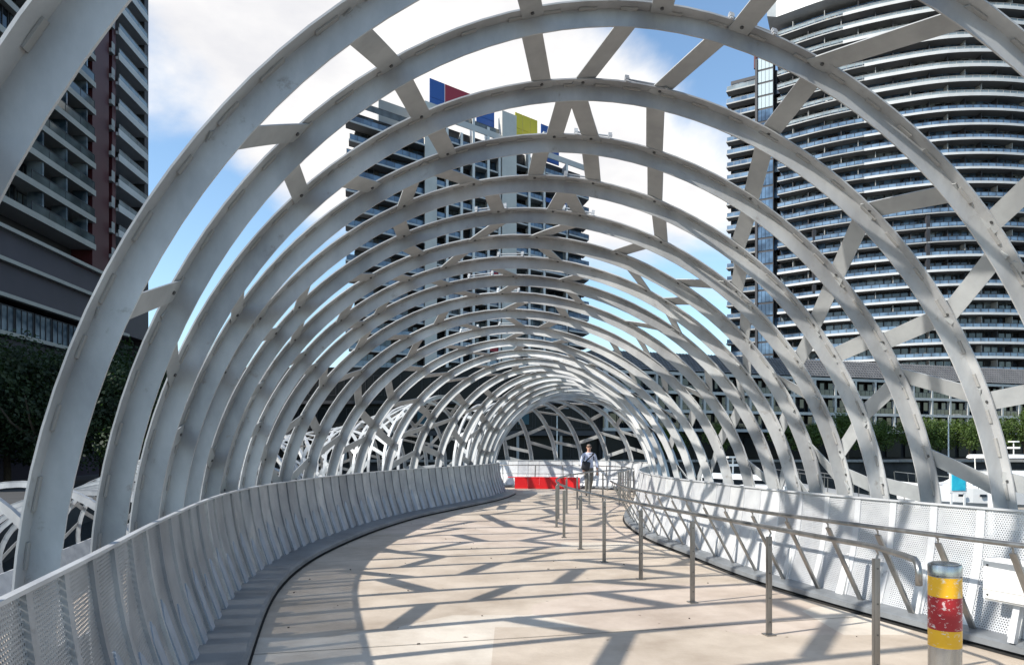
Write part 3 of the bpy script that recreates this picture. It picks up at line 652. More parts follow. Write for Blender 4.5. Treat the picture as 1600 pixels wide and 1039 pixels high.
# --- centre building
cb = thing('apartment_block', 'mid distance apartment block with blue, red and yellow rooftop panels and framed balconies', 'building', (-10, 140, -.3))
F = Face((-28.3, 122, 0), (.77, .64, 0)); F.v = Vector((-.22, .975, 0))
b = MB(); F.box(b, 1.2, 15.5, 2.5, 24, -.3, 61.2); F.box(b, 15.5, 58, 3.0, 24, -.3, 64.5); F.box(b, 4, 12, 4, 12, 61.2, 61.4); b.build('core', M['darkclad'], cb)
b = MB(); F.box(b, 6.0, 14.6, 4.5, 12, 61.3, 66.2); b.build('rooftop_plant_room', M['slabgrey'], cb)
b = MB(); F.box(b, 15.5, 18.2, -.5, 3.2, -.3, 66.5); b.build('stair_wall', M['white2'], cb)
b = MB(); F.box(b, 34.0, 37.8, -.8, 3.2, -.3, 70.2); b.build('stair_wall', M['white2'], cb)
for x, zt in ((20.6, 63), (24.0, 63), (26.9, 68.5), (30.6, 66), (33.5, 64.5), (41.5, 64.4), (45.8, 69.5), (52.5, 64.3)):
    b = MB(); F.box(b, x-.3, x+.3, -.3, 3.1, -.3, zt); b.build('fin_wall', M['white'], cb)
b = MB(); F.box(b, 18.2, 58, -.31, -.05, 64.2, 65.4); b.build('roof_beam', M['slab'], cb)
def sgn(x0, x1, z0, z1, key, n):
    for k in range(n):
        for zz in range(2):
            b = MB(); w_ = (x1-x0)/n; h_ = (z1-z0)/2; F.box(b, x0+k*w_+.04, x0+(k+1)*w_-.04, 3.3, 3.6, z0+zz*h_+.04, z0+(zz+1)*h_-.04); b.build('rooftop_panel', M[key], cb)
sgn(17.0, 20.6, 66, 73.2, 'blue', 1); sgn(20.6, 27.0, 66.2, 73.2, 'redp', 1); sgn(28.3, 33, 66.2, 72.6, 'blue', 1); sgn(38.6, 45.0, 66.6, 73.2, 'yellow', 3); sgn(46, 51.5, 65, 72.9, 'blue', 1)
b = MB()
for x0, x1 in ((18.3, 33.5), (37.9, 45.5), (1.2, 15.4)): railing(F, b, x0, x1, .4, 65.4 if x0 > 10 else 61.3, 1.2, 1.6)
b.build('roof_railing', [M['darkclad'], M['balg']], cb)
bays = [(18.2, 20.3), (20.9, 23.7), (24.3, 30.3), (30.9, 33.2), (37.8, 41.2), (41.8, 45.5), (46.1, 52.2), (52.8, 57.8)]
nwc = 0
for i in range(19):
    z = 61.3-i*3.02-3.02
    long_ = i % 2 == 0
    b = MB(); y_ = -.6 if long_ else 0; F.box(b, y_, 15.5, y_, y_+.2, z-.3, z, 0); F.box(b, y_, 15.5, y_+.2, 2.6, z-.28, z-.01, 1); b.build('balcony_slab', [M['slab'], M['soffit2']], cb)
    b = MB(); railing(F, b, -.4 if long_ else .2, 15.3, -.45 if long_ else .15, z, 1.05, 1.5); b.build('railing', [M['darkclad'], M['balu']], cb)
    for k in range(4):
        place(winmesh(3.5, ('glass_sky', 'glassdark')[(i+k) % 2], 2), 'window', cb, F.P(3.0+k*3.6, 2.3, z+1.3), F.u, F.v)
    for j, (x0, x1) in enumerate(bays):
        key = 'slab'
        if j == 6 and i % 6 in (2, 3): key = 'blue'
        if j == 3 and i % 5 == 3: key = 'redp'
        o_ = -1.2 if j == 7 else (-.6 if (j == 6) else 0)
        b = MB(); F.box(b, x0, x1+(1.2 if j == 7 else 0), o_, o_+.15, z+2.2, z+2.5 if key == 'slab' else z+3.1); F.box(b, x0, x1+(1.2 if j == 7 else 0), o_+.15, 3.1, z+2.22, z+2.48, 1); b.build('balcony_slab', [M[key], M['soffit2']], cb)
        if (i*7+j*3) % 4 != 0 or j == 7:
            b = MB(); railing(F, b, x0, x1+(1.2 if j == 7 else 0), o_+.1, z+2.5-3.02+3.02, .95, 1.2) if key == 'slab' else railing(F, b, x0, x1, o_+.05, z+3.1, .5, 1.2)
            b.build('railing', [M['darkclad'], M['balu']], cb)
        if nwc < 215:
            wdt = round(x1-x0-.2, 1); place(winmesh(wdt, ('glassdark', 'glass_sky', 'glassdark', 'glasslight')[(i*5+j*3+i*j) % 4], max(1, int(wdt/1.4))), 'window', cb, F.P((x0+x1)/2, 2.75, z+1.0), F.u, F.v); nwc += 1
# --- dark podium behind the far end of the bridge
dp = thing('dark_podium', 'long low dark glazed podium across the water below the apartment block', 'building', (-20, 112, -.3))
F = Face((-75, 112, 0), (1, 0, 0))
b = MB(); F.box(b, 0, 91, 0, 30, -.3, 14.5); b.build('core', M['glassblack'], dp)
b = MB(); F.box(b, 0, 91, -3, 0, 3.6, 4.3); F.box(b, 0, 91, -1.5, 0, 8.6, 9.1); b.build('canopy', M['darkclad'], dp)
for k in range(30):
    for z in (1.7, 6.4, 11.6):
        if (k*7+int(z)) % 3: place(winmesh(2.7, 'glassblack', 1, 3.2), 'window', dp, F.P(2+k*3, -.05, z), F.u, F.v)
for x in (60, 76): b = MB(); F.box(b, x, x+1.7, -.35, -.2, 5.4, 8.0); b.build('blue_banner', M['teal'], dp)
for k in range(14):
    b = MB(); F.box(b, 2+k*6.7, 2.4+k*6.7, -2.8, -2.4, -.3, 3.6); b.build('column', M['slabgrey'], dp)
# --- right podium with white frames
pd = thing('podium_building', 'low apartment podium with grey louvred roof and white framed storeys behind the trees', 'building', (60, 125, -.3))
F = Face((14.5, 109, 0), (.952, .306, 0))
b = MB(); F.box(b, 0, 118, 2.4, 22, -.3, 13.6); b.build('core', M['soffit'], pd)
b = MB()
b.hexa([F.P(-1, -.6, 13.95), F.P(119, -.6, 13.95), F.P(119, 24, 13.95), F.P(-1, 24, 13.95), F.P(-1, 2.6, 17.2), F.P(119, 2.6, 17.2), F.P(119, 20, 17.2), F.P(-1, 20, 17.2)])
b.build('roof', M['roof'], pd)
b = MB()
for k in range(200):
    x = -1+k*.6; b.bar(F.P(x, -.62, 13.97), F.P(x, 2.58, 17.23), .14, .08, F.u)
for k in range(7):
    f_ = k/7; b.bar(F.P(-1, -.62+3.2*f_, 13.99+3.26*f_), F.P(119, -.62+3.2*f_, 13.99+3.26*f_), .1, .06, (0, 0, 1))
o_ = b.build('louvre', M['roof'], pd); o_['kind'] = 'stuff'
for z in (13.5, 10.5, 7.5, 4.5):
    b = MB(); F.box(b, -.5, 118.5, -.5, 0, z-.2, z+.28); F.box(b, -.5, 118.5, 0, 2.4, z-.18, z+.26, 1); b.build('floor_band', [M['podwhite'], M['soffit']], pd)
for k in range(28):
    x = k*4.35; b = MB(); F.box(b, x-.2, x+.2, -.48, .1, 4.3, 13.3); b.build('pier', M['podwhite'], pd)
    for fl, z in enumerate((4.78, 7.78, 10.78)):
        place(winmesh(3.7, ('glassdark', 'glass_sky', 'glassdark', 'glasslight', 'glassdark')[(k*3+fl*2+k*fl) % 5], 2, 2.4), 'window', pd, F.P(x+2.17, 1.8, z+1.25), F.u, F.v)
        if (k+fl) % 3:
            b = MB(); railing(F, b, x+.3, x+4.05, -.3, z, 1.0, .9); b.build('railing', [M['darkclad'], M['glassdark']], pd)
    b = MB(); F.box(b, x+.5, x+3.85, 1.9, 2.0, 0, 3.6); b.build('shopfront', M['glassblack'], pd)
# --- right tower
rt = thing('curved_tower', 'tall curved glass apartment tower banded with white balcony edges on the right', 'building', (90, 160, 0))
front = spline([(60.5, 160.5), (70, 153.6), (81, 148.3), (92, 145.2), (106, 145.8), (122, 150.5), (136, 159), (146, 171)], 6)
fl_ = [Vector((p.x, p.y, 0)) for p in front]
def inn_off(C, s): return offs(C, s)
back = [Vector((140, 200, 0)), Vector((82, 205, 0))]
nfl = 27; z_base = 17.2
def poly_ext(C, z0, z1, b, mi=0):
    n = len(C); i = len(b.v); b.v += [(p.x, p.y, z0) for p in C]+[(p.x, p.y, z1) for p in C]
    b.f.append(tuple(i+n+k for k in range(n))); b.m.append(mi); b.f.append(tuple(i+k for k in range(n))[::-1]); b.m.append(mi)
    for k in range(n): b.f.append((i+k, i+(k+1) % n, i+n+(k+1) % n, i+n+k)); b.m.append(mi)
core = inn_off(fl_, 2.6); ctop = z_base+nfl*3.0
b = MB(); poly_ext(core+back, 0, ctop, b); b.build('core', M['darkclad'], rt)
FL = Face((50.9, 168, 0), (.867, -.498, 0))   # flat left wing: x 0..11.5
b = MB(); FL.box(b, 0.8, 11.4, 2.2, 20, 0, 89.8); FL.box(b, 7.0, 7.5, -.9, 2.2, 0, 92); b.build('wing_core', M['darkclad'], rt)
b = MB(); FL.box(b, 7.5, 11.0, -.55, 2.2, 0, 92); b.build('lift_shaft', M['darkclad'], rt)
wmesh = winmesh(3.0, 'glass_sky', 1, 2.45); wdark = winmesh(3.0, 'glassdark', 1, 2.45); wl = winmesh(3.0, 'glasslight', 1, 2.45)
outer = inn_off(fl_, 0); rim = inn_off(fl_, .5); gl = inn_off(fl_, .12)
gl2 = inn_off(fl_, 2.35); wpts = [p for p in resample(gl2, 3.25)]
nw = 0
for i in range(nfl):
    z = z_base+i*3.0
    lowf = i < 9; hi = i > 18
    z1 = .38 if not hi else .56
    b = MB()
    split = 11   # left of this index: slim dark slab with glass rail; right: white band
    sx = 0 if lowf else (9 if i < 23 else 7)
    def band(b, a, c, z0, z1_, s0, s1, mi=0):
        A = offs(fl_, s0)[a:c]; Bq = offs(fl_, s1)[a:c]
        A0 = lift(A, z0); A1 = lift(A, z1_); B0 = lift(Bq, z0); B1 = lift(Bq, z1_)
        b.strip(A0, A1, mi); b.strip(A1, B1, mi+1); b.strip(B0, A0, mi+1); b.strip(B1, B0, mi+1)
    n_ = len(fl_)
    wob = .5*math.sin(i*.5)
    mid_dark = (9 <= i <= 12)
    bs = sx if not mid_dark else n_-14
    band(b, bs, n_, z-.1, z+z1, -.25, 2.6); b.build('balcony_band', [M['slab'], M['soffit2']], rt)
    if bs > 0: b = MB(); band(b, 0, bs+1, z, z+.25, -.15, 2.6); b.build('balcony_slab', [M['slabgrey'], M['soffit2']], rt)
    b = MB(); band(b, 0, n_, z+(z1 if True else .2)+.02, z+1.15, .05, .10); 
    b.build('balustrade', [M['balup'] if hi else M['balu']]*2, rt)
    b = MB()
    pp = resample(offs(fl_, .02), 1.6)
    for p in pp: b.box((p.x, p.y, z+.75), (.07, .07, .85))
    for a_, c_ in zip(pp, pp[1:]): b.bar((a_.x, a_.y, z+1.19), (c_.x, c_.y, z+1.19), .07, .06)
    b.build('railing', M['slabgrey'] if hi else M['darkclad'], rt)
    for k, p in enumerate(wpts):
        if k < 2 and i % 2: continue
        if nw >= 285 or k % 3 == (i % 3): 
            continue
        q = wpts[min(k+1, len(wpts)-1)]-wpts[max(k-1, 0)]; u = Vector((q.x, q.y, 0)).normalized()
        if z < 90 and k < 20:
            place((wmesh, wdark, wl, wmesh, wdark)[(i*7+k*3+i*k) % 5], 'window', rt, Vector((p.x, p.y, z+1.45)), u, Vector((-u.y, u.x, 0))); nw += 1
    for kk in range(1+i % 2, len(wpts)-1, 2):     # party walls between balconies and a few things left on them
        p = wpts[kk]; q = wpts[kk+1]-p; u = Vector((q.x, q.y, 0)).normalized(); v_ = Vector((-u.y, u.x, 0)); rq = random.Random(i*97+kk)
        b = MB(); b.box(Vector((p.x, p.y, z+1.5))-v_*.9, (.12, 1.7, 2.5), u, v_); b.build('party_wall', M['slabgrey'] if rq.random() < .5 else M['darkclad'], rt)
        if rq.random() < .45:
            b = MB(); o2 = Vector((p.x, p.y, z+.62))-v_*1.5+u*rq.uniform(.6, 2.2); b.box(o2+Vector((0, 0, .45)), (.9, .7, .05), u, v_)
            for sx_ in (-1, 1): b.box(o2+u*.35*sx_+Vector((0, 0, .2)), (.06, .5, .45), u, v_); b.box(o2+u*.8*sx_+Vector((0, 0, .35)), (.45, .45, .75), u, v_)
            b.build('balcony_furniture', M['white'] if rq.random() < .5 else M['timber'], rt)
    b = MB()
    for a_, c_ in zip(wpts, wpts[1:]):   # fixed glazing line behind, with mullions
        for f_ in (0, .5): m_ = a_.lerp(c_, f_); b.box((m_.x, m_.y, z+1.5), (.09, .3, 2.5), mi=0)
        b.quad((a_.x, a_.y, z+.3), (c_.x, c_.y, z+.3), (c_.x, c_.y, z+2.9), (a_.x, a_.y, z+2.9), 1 if (i*5+int(a_.x)) % 3 else 2)
    b.build('glazing', [M['darkclad'], M['glass_sky'] if not lowf else M['glassdark'], M['glasslight']], rt)
    if z < 88:
        b = MB(); FL.box(b, .3 if i % 5 else 0, 7.0, -.5, -.2, z, z+.3, 0); FL.box(b, .3, 7.0, -.2, 2.2, z, z+.29, 1); b.build('balcony_slab', [M['slabgrey'], M['soffit2']], rt)
        b = MB(); railing(FL, b, .5, 6.9, -.4, z+.3, .95, 1.3); b.build('railing', [M['slabgrey'], M['balup'] if i > 22 else M['balu']], rt)
        place(winmesh(3.0, 'glass_sky' if i < 20 else 'glasslight', 1), 'window', rt, FL.P(2.6, 2.1, z+1.6), FL.u, FL.v)
        place(winmesh(3.0, 'glassdark', 1), 'window', rt, FL.P(5.4, 2.1, z+1.6), FL.u, FL.v)
    for k in range(4):
        if z < 90:
            b = MB(); FL.box(b, 7.6+k*.84, 8.36+k*.84, -.64, -.56, z+.2, z+2.75)
            b.build('lift_glass', M['glasswhite'] if i > 20 else M['glass_sky'], rt)
b = MB()
for k in (4, 15, 26):
    b = MB(); p = fl_[k]; b.box((p.x+.2, p.y+.2, 43), (.7, .7, 14)); b.build('column', M['darkclad'], rt)
RT = offs(fl_, -.9)
b = MB()
poly_ext([RT[0]+Vector((-2.2, -.3, 0))]+RT+[Vector((150, 200, 0)), Vector((80, 205, 0))], ctop+1.2, ctop+5.8, b); b.build('roof_parapet', M['white'], rt)
b = MB(); b.tube([(57.5, 166, 91), (57.5, 166, 120)], [.5, .15], 6); b.build('mast', M['maroon'], rt)
# ------------------------------------------------------------ trees
def crown_mesh(name, rad, n, leaf, m, seed, dens=.45):
    r_ = random.Random(seed); b = MB(); cl = []
    for k in range(16):
        a = r_.uniform(0, 2*math.pi); e = r_.uniform(-.9, 1.2); q = r_.uniform(.25, .78)
        cl.append((Vector((math.cos(a)*math.cos(e)*rad[0]*q, math.sin(a)*math.cos(e)*rad[1]*q, math.sin(e)*rad[2]*q)), r_.uniform(.34, .52)*rad[0]))
    for k in range(n):
        c, rr_ = r_.choice(cl); d = Vector((r_.gauss(0, 1), r_.gauss(0, 1), r_.gauss(0, 1))).normalized()
        p = c+Vector((d.x, d.y, d.z*.8))*rr_*r_.uniform(.55, 1.08)
        nrm = (d+Vector((r_.gauss(0, .6), r_.gauss(0, .6), r_.gauss(0, .6)+.4))).normalized(); u = nrm.orthogonal().normalized(); v = nrm.cross(u); s_ = leaf*r_.uniform(.6, 1.3)
        b.quad(p-u*s_, p-v*s_*.6, p+u*s_, p+v*s_*.6)
    me = bpy.data.meshes.new(name); me.from_pydata(b.v, [], b.f); me.materials.append(m); return me
crowns = [crown_mesh('crown', (2.9, 2.9, 2.4), 4800, .13, M['leaf'], s) for s in (1, 2, 3)]
dcrowns = [crown_mesh('crown', (4.5, 4.5, 4.4), 6500, .17, M['dark_leaf'], s) for s in (5, 6)]
def trunk_mesh(h, r, seed, sp):
    r_ = random.Random(seed); b = MB(); b.tube([(0, 0, 0), (.05, .02, h*.5), (0, .05, h)], [r, r*.8, r*.6], 8)
    for k in range(6):
        a = k*1.05+r_.uniform(-.3, .3); b.tube([(0, .03, h*.8+.05*k), (math.cos(a)*sp*.4, math.sin(a)*sp*.4, h*1.15), (math.cos(a)*sp*.7, math.sin(a)*sp*.7, h*1.6)], [r*.45, r*.3, r*.12], 5)
    return b.mesh('trunk', M['bark'])
tms = [trunk_mesh(2.2, .16, s, 2.9) for s in (1, 2)]; tmd = trunk_mesh(4.5, .3, 4, 4.5)
spots = [(43, 109.5, 1.0), (47.5, 110, .95), (52, 109, 1.02), (57.0, 110.5, .9), (62.5, 109.5, 1.05), (66.5, 110.3, 1.0), (71, 109.3, .97), (75.3, 110.4, 1.06), (79.5, 109.2, 1.1), (84, 110.4, 1.0), (88.5, 109.5, 1.12), (93, 110.5, 1.05), (97.5, 109.3, 1.1), (102, 110.2, 1.0), (25, 110, .8), (32, 109.6, .85)]
def ordn(i):
    xs = sorted(q[0] for q in spots); k = xs.index(spots[i][0]); n = len(xs)
    w_ = ('leftmost', 'second from left', 'third from left', 'fourth from left', 'fifth from left', 'sixth from left', 'seventh from left', 'eighth from left')
    r__ = ('rightmost', 'second from right', 'third from right', 'fourth from right', 'fifth from right', 'sixth from right', 'seventh from right', 'eighth from right')
    return w_[k] if k < 8 else r__[n-1-k]
for i, (x, y, s) in enumerate(spots):
    t = thing('plane_tree', ordn(i)+' green tree of the quay row before the podium', 'tree', (x, y, -.3), 'street trees along the far quay')
    t.rotation_euler = (0, 0, i*1.7); t.scale = (s*1.15, s*1.15, s*random.uniform(1.1, 1.25))
    o = bpy.data.objects.new('trunk', tms[i % 2]); COL.objects.link(o); o.parent = t
    o = bpy.data.objects.new('crown', crowns[i % 3]); COL.objects.link(o); o.parent = t; o.location = (0, 0, 3.5)
for i, (x, y, s) in enumerate([(-42, 50, 1.05), (-35, 52, 1.0), (-36, 62, 1.15), (-29.5, 53, .9), (-43, 60, 1.1), (-33, 72, 1.1), (-27, 64, .9), (-48, 56, 1.0)]):
    t = thing('shade_tree', ('tall dark shade tree on the left bank, '+('third from the left edge', 'middle of the clump', 'at the back right', 'nearest the water on the right side', 'at the back on the left', 'farthest away toward the apartment block', 'small and right of the clump', 'farthest to the left')[i]), 'tree', (x, y, -1.3), 'dark trees on the left bank')
    t.rotation_euler = (0, 0, i*2.1); t.scale = (s*.95, s*.95, s*.92)
    o = bpy.data.objects.new('trunk', tmd); COL.objects.link(o); o.parent = t
    for k in range(2):
        o = bpy.data.objects.new('crown', dcrowns[(i+k) % 2]); COL.objects.link(o); o.parent = t; o.location = (k*1.2, -k, 8.0-k*3.2); o.rotation_euler = (0, 0, k*2)
# ------------------------------------------------------------ boats, pontoon, lamp posts, sign
def boat(name, label, loc, rz, L=13, fly=True):
    t = thing(name, label, 'boat', loc); t.rotation_euler = (0, 0, rz)
    def bl(nm, b, m, sm=False, par=None):
        o = bpy.data.objects.new(nm, b.mesh(nm, m, sm)); COL.objects.link(o); o.parent = par or t; return o
    st = []; W = L*.15
    for k in range(13):
        f = k/12; x = -L/2+L*f; wd = W*(1-max(0, (f-.45)/.55)**2.2)*(1 if f > .02 else .95)+.02; zt = 1.15+.95*max(0, f-.2)**1.6; kl = -.5+max(0, f-.7)*2.5
        st.append([Vector((x, -wd, zt)), Vector((x-.15*f, -wd*.86, zt*.35)), Vector((x-.9*f*f, -wd*.45, kl*.3)), Vector((x-1.6*f*f, 0, kl)), Vector((x-.9*f*f, wd*.45, kl*.3)), Vector((x-.15*f, wd*.86, zt*.35)), Vector((x, wd, zt))])
    b = MB(); b.loft(st); hull = bl('hull', b, M['gel'], False)
    b = MB()
    for s_ in (-1, 1):
        for k in range(3): b.box((L*(.02+.1*k), s_*W*(.97-.06*k), .98), (.45, .06, .16))
    bl('porthole', b, M['glassdark'], par=hull)
    b = MB(); cw = W*.78
    rings = [[Vector((x, -c_, z0)), Vector((x+dx, -c_*.82, z1)), Vector((x+dx, c_*.82, z1)), Vector((x, c_, z0))] for x, dx, c_, z0, z1 in ((-L*.3, .1, cw, 1.1, 2.5), (0, 0, cw, 1.15, 2.55), (L*.16, -.5, cw*.85, 1.3, 2.3), (L*.3, -1.0, cw*.55, 1.6, 1.75))]
    b.loft(rings); cab = bl('cabin', b, M['gel'])
    b = MB()
    for s_ in (-1, 1):
        b.hexa([Vector((-L*.27, s_*cw*.985, 1.55)), Vector((L*.12, s_*cw*.93, 1.6)), Vector((L*.12, s_*cw*.90, 1.6)), Vector((-L*.27, s_*cw*.93, 1.55)), Vector((-L*.26, s_*cw*.90, 2.2)), Vector((L*.09, s_*cw*.84, 2.15)), Vector((L*.09, s_*cw*.8, 2.15)), Vector((-L*.26, s_*cw*.86, 2.2))])
    bl('cabin_window', b, M['glassdark'], par=cab)
    if fly:
        b = MB(); r_ = []
        for f, wz in ((0, .3), (.2, .85), (.5, 1), (.8, .85), (1, .3)):
            x = -L*.38+L*.5*f; r_.append([Vector((x, -cw*wz, 3.35)), Vector((x, -cw*wz*.7, 3.5)), Vector((x, 0, 3.58)), Vector((x, cw*wz*.7, 3.5)), Vector((x, cw*wz, 3.35)), Vector((x, 0, 3.3))])
        b.loft(r_); bl('canopy', b, M['gel'])
        b = MB()
        for x in (-L*.3, L*.05):
            for s_ in (-1, 1): b.tube([(x, s_*cw*.7, 2.4), (x, s_*cw*.75, 3.4)], .04, 6)
        bl('canopy_post', b, M['white'])
        b = MB(); b.tube([(-L*.1, 0, 3.5), (-L*.1, 0, 4.4)], .04, 6); b.box((-L*.1, 0, 4.0), (.2, 1.3, .12)); b.box((-L*.1, .0, 4.4), (.3, .9, .08)); bl('radar_mast', b, M['white'])
    b = MB()
    for s_ in (-1, 1):
        pts = []
        for k in range(6):
            f = .55+.45*k/5; x = -L/2+L*f; wd = W*(1-max(0, (f-.45)/.55)**2.2)+.02; zt = 1.15+.95*(f-.2)**1.6
            pts.append(Vector((x, s_*wd*.95, zt+.6))); b.tube([(x, s_*wd*.95, zt), (x+.08, s_*wd*.95, zt+.6)], .025, 5)
        b.tube(pts, .03, 5)
    bl('bow_rail', b, M['stainless'])
    b = MB(); b.tube([(L*.0, -W*1.12, .2), (0, -W*1.12, .9)], [.16, .16], 8); bl('fender', b, M['orange'])
    return t
boat('motor_yacht', 'white motor yacht with flat canopy, its bow pointing left beside the cyan sign', (38.3, 56, -3.2), R(172), 14)
bpy.data.objects['motor_yacht'].scale = (1.05, 1.1, 1.22)
boat('motor_yacht', 'white cabin cruiser moored behind the pontoon at the right edge', (40.0, 47, -3.2), R(168), 10)
boat('motor_boat', 'small white motor boat lying low between the right hand hoops', (14.8, 45, -3.2), R(150), 9, False)
boat('motor_boat', 'white cruiser with dark windows seen through the bunched hoops right of the far end', (10.6, 36, -3.2), R(120), 9, True)
pt_ = thing('pontoon', 'pale timber mooring pontoon beyond the right parapet', 'pontoon', (30, 48, -3.2))
b = MB()
for k in range(64): b.box((16+k*.5, 44-k*.12, -1.95), (.47, 3.4, .1))
o = b.build('plank', M['timber'], pt_); o['kind'] = 'stuff'
b = MB()
for x, y in ((18, 43.6), (27, 41.5), (36, 39.3), (45, 37)): b.tube([(x, y-1.9, -4), (x, y-1.9, -.9)], .2, 10)
b.build('pile', M['white'], pt_)
b = MB(); b.box((32, 40.2, -2.35), (33, 3.2, .7), (1, -.24, 0), (.24, 1, 0)); b.build('float', M['quayconc'], pt_)
gw = thing('gangway', 'grey gangway ramp leading down to the pontoon between right hoops', 'gangway', (20, 47, -3))
b = MB(); A = Vector((21, 56, -1.0)); Bv = Vector((24, 44.5, -1.8)); b.bar(A, Bv, 1.8, .14); b.build('ramp_deck', M['slabgrey'], gw)
for s_ in (-.9, .9):
    b = MB(); o3 = Vector((s_, .2, 0)); b.tube([A+o3+Vector((0, 0, 1.1)), Bv+o3+Vector((0, 0, 1.1))], .04, 6)
    for k in range(9): p = A.lerp(Bv, k/8)+o3; b.tube([p, p+Vector((0, 0, 1.1))], .03, 6)
    b.build('side_rail', M['stainless'], gw)
sg = thing('info_sign', 'white framed sign with a bright cyan panel standing on the pontoon', 'sign', (28.5, 45, -2))
b = MB(); b.box((28.5, 45, -.55), (1.05, .12, 1.35)); b.build('frame', M['white'], sg)
b = MB(); b.box((28.5, 44.92, -.5), (.86, .05, 1.1)); b.build('panel', M['cyan'], sg)
b = MB(); b.box((28.08, 45, -1.6), (.1, .1, .8)); b.box((28.92, 45, -1.6), (.1, .1, .8)); b.build('leg', M['white'], sg)
kb = thing('mooring_box', 'white service box on the pontoon beside the yacht', 'box', (24.6, 42, -1.9))
b = MB(); b.box((24.6, 42, -1.35), (.8, .5, 1.1)); b.box((24.6, 42, -.78), (.9, .6, .06)); b.build('cabinet', M['white'], kb)
b = MB(); b.box((24.6, 41.74, -1.35), (.6, .03, .8)); b.build('door', M['slab'], kb)
for x, y, h, lab in ((62, 100, 6.6, 'slim white double armed lamp post on the quay behind the yacht'), (6.4, 100, 7.5, 'pale double armed lamp post behind the walking man')):
    t = thing('street_lamp', lab, 'street lamp', (x, y, -.3 if y > 103 else -2))
    b = MB(); b.tube([(x, y, -2), (x, y, -.3+h)], [.12, .07], 8); b.build('pole', M['white'], t)
    for s_ in (-1, 1):
        b = MB(); b.bar((x, y, -.35+h), (x+s_*1.5, y, -.15+h), .12, .10); b.box((x+s_*1.2, y, -.2+h), (.9, .3, .12)); b.build('lamp_head', M['slabgrey'], t)
mst = MB(); mst.tube([(-.0+67.5, 90, -2), (67.5, 90, 3.6)], [.09, .05], 6); tag(mst.build('flagpole', M['white']), 'bare white mast rising to the right of the lamp post', 'mast')
# ------------------------------------------------------------ man
def skin_body(name, J, E, mats, parent, root=0, sub=2):
    me = bpy.data.meshes.new(name); me.from_pydata([j[0] for j in J], E, []); o = bpy.data.objects.new(name, me); COL.objects.link(o)
    md = o.modifiers.new('s', 'SKIN'); me.skin_vertices[0].data[root].use_root = True
    for i, j in enumerate(J):
        r_ = j[1]; me.skin_vertices[0].data[i].radius = r_ if isinstance(r_, tuple) else (r_, r_); me.skin_vertices[0].data[i].use_root = (i == root)
    md2 = o.modifiers.new('u', 'SUBSURF'); md2.levels = sub; md2.render_levels = sub
    dg = bpy.context.evaluated_depsgraph_get(); em = bpy.data.meshes.new_from_object(o.evaluated_get(dg)); bpy.data.objects.remove(o)
    em.materials.clear()
    for m in mats: em.materials.append(m)
    n = bpy.data.objects.new(name, em); COL.objects.link(n); n.parent = parent
    for p in em.polygons: p.use_smooth = True
    return n
MX, MY = 2.66, 24.35
man = thing('person', 'bald man in sunglasses, pale blue shirt and grey trousers walking with a black shoulder bag', 'person', (MX, MY, 0))
# front faces -Y (towards the camera)
J = [((0, 0, .96), (.155, .11)), ((0, .0, 1.15), (.14, .10)), ((0, .01, 1.34), (.175, .115)), ((0, .01, 1.45), (.10, .08)), ((0, 0, 1.53), .052), ((0, -.02, 1.60), (.066, .075)), ((0, -.02, 1.68), (.078, .095)), ((0, -.01, 1.75), (.058, .07)),
 ((-.20, .0, 1.42), .062), ((-.27, .02, 1.17), .047), ((-.24, -.12, .98), .036), ((-.20, -.17, .92), .036),
 ((.20, .0, 1.42), .062), ((.27, .05, 1.16), .047), ((.29, -.02, .92), .036), ((.285, -.05, .84), .034),
 ((-.09, 0, .88), (.10, .10)), ((-.10, -.16, .50), (.062, .07)), ((-.10, -.10, .09), .045), ((-.11, -.24, .04), (.04, .03)),
 ((.09, .0, .88), (.10, .10)), ((.09, .06, .50), (.062, .07)), ((.07, .36, .16), .045), ((.07, .30, .05), (.04, .03))]
E = [(0, 1), (1, 2), (2, 3), (3, 4), (4, 5), (5, 6), (6, 7), (3, 8), (8, 9), (9, 10), (10, 11), (3, 12), (12, 13), (13, 14), (14, 15), (0, 16), (16, 17), (17, 18), (18, 19), (0, 20), (20, 21), (21, 22), (22, 23)]
body = skin_body('body', J, E, [M['skin'], M['shirt'], M['trousers'], M['shoe']], man)
for p in body.data.polygons:
    c = p.center
    if c.z > 1.50: mi = 0
    elif c.z > .99 and not (abs(c.x) > .17 and c.z < .975): mi = 1
    elif abs(c.x) > .20 and c.z > .74: mi = 0
    elif c.z > .10 and not (c.z < .14 and c.y > .2): mi = 2
    else: mi = 3
    p.material_index = mi
def manpart(nm, b, m, sm=False):
    o = bpy.data.objects.new(nm, b.mesh(nm, m, sm)); COL.objects.link(o); o.parent = man; return o
b = MB(); b.box((-.032, -.108, 1.695), (.052, .02, .034)); b.box((.032, -.108, 1.695), (.052, .02, .034)); b.box((0, -.108, 1.705), (.02, .015, .01)); b.box((-.074, -.06, 1.70), (.008, .1, .01)); b.box((.074, -.06, 1.70), (.008, .1, .01)); manpart('sunglasses', b, M['black'])
b = MB(); b.tube([(0, -.105, 1.68), (0, -.128, 1.655)], [.012, .016], 6); b.box((0, -.092, 1.622), (.045, .012, .008)); manpart('nose_and_mouth', b, M['skin'])
b = MB()
for s_ in (-1, 1): b.box((s_*.082, -.005, 1.675), (.016, .035, .06))
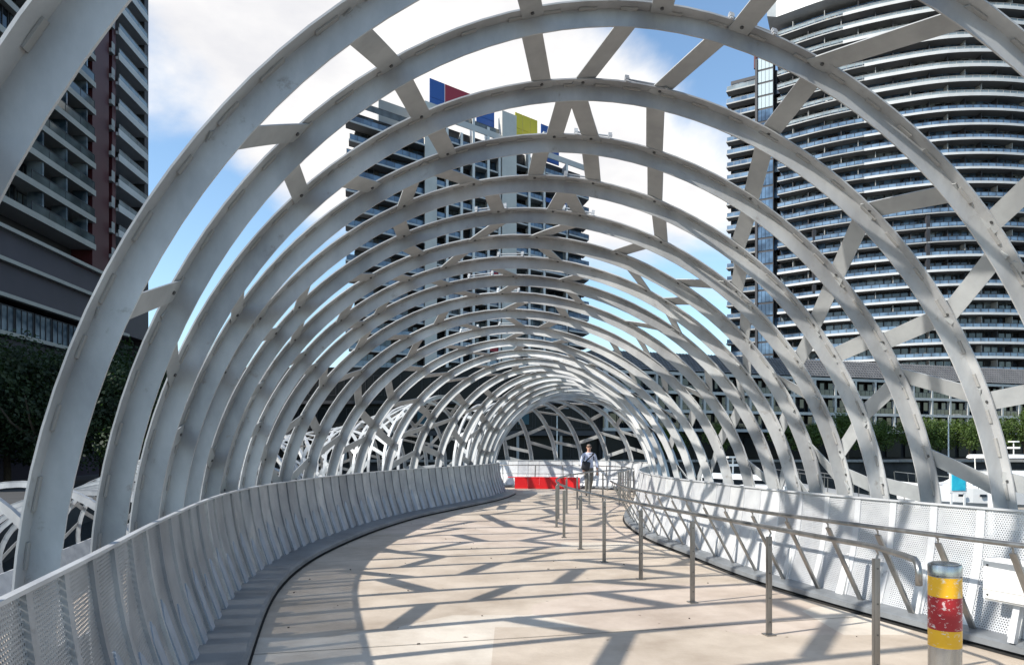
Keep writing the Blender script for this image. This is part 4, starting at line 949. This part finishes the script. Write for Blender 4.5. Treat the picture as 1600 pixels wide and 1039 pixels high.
manpart('ear', b, M['skin'])
b = MB(); b.loft([[Vector((math.cos(a)*r_*1.0, -.005+math.sin(a)*r_*1.15, z)) for a in [2*math.pi*k/12 for k in range(12)]] for r_, z in ((.080, 1.725), (.079, 1.745), (.062, 1.775), (.03, 1.786))]); manpart('hair', b, M['hair'], True)
for s_, w_ in ((-1, Vector((-.20, -.17, .92))), (1, Vector((.285, -.05, .84)))):
    b = MB(); b.tube([w_, w_+Vector((0, -.01, -.09))], [.034, .036], 8)
    for k in range(4):
        x = -.027+k*.018; l_ = (.055, .066, .062, .048)[k]; q = w_+Vector((x, -.01, -.085)); b.tube([q, q+Vector((0, -.012, -l_*.6)), q+Vector((0, -.004, -l_))], [.009, .008, .006], 6)
    q = w_+Vector((-s_*.03, -.015, -.03)); b.tube([q, q+Vector((-s_*.02, -.02, -.035)), q+Vector((-s_*.018, -.024, -.06))], [.011, .010, .007], 6)
    manpart('hand', b, M['skin'], True)
b = MB()
rg = []
for z, wd, th in ((-.16, .10, .05), (-.14, .14, .07), (.0, .15, .08), (.12, .14, .07), (.15, .11, .045)):
    rg.append([Vector((math.copysign(abs(math.cos(a))**.6, math.cos(a))*wd, math.copysign(abs(math.sin(a))**.6, math.sin(a))*th, z)) for a in [2*math.pi*k/16 for k in range(16)]])
b.loft(rg); bg_ = bpy.data.objects.new('shoulder_bag', b.mesh('shoulder_bag', M['bag'], False)); COL.objects.link(bg_); bg_.location = (MX-.13, MY-.20, 1.05); bg_.rotation_euler = (0, R(12), 0)
tag(bg_, 'black nylon shoulder bag carried on the hip of the walking man', 'bag')
sb2 = MB(); sb2.tube([(.12, .02, .30+.10), (.27, .05, .47-.05), (.30, .16, .40), (.22, .32, .25), (.0, .30, .1), (-.12, .1, .05)], .014, 5)
sb2.bar((-.02, -.0, .12), (.29, .06, .42), .045, .012, (0, 1, 0))
o = bpy.data.objects.new('strap', sb2.mesh('strap', M['bag'])); COL.objects.link(o); o.parent = bg_; o.rotation_euler = (0, -R(12), 0)
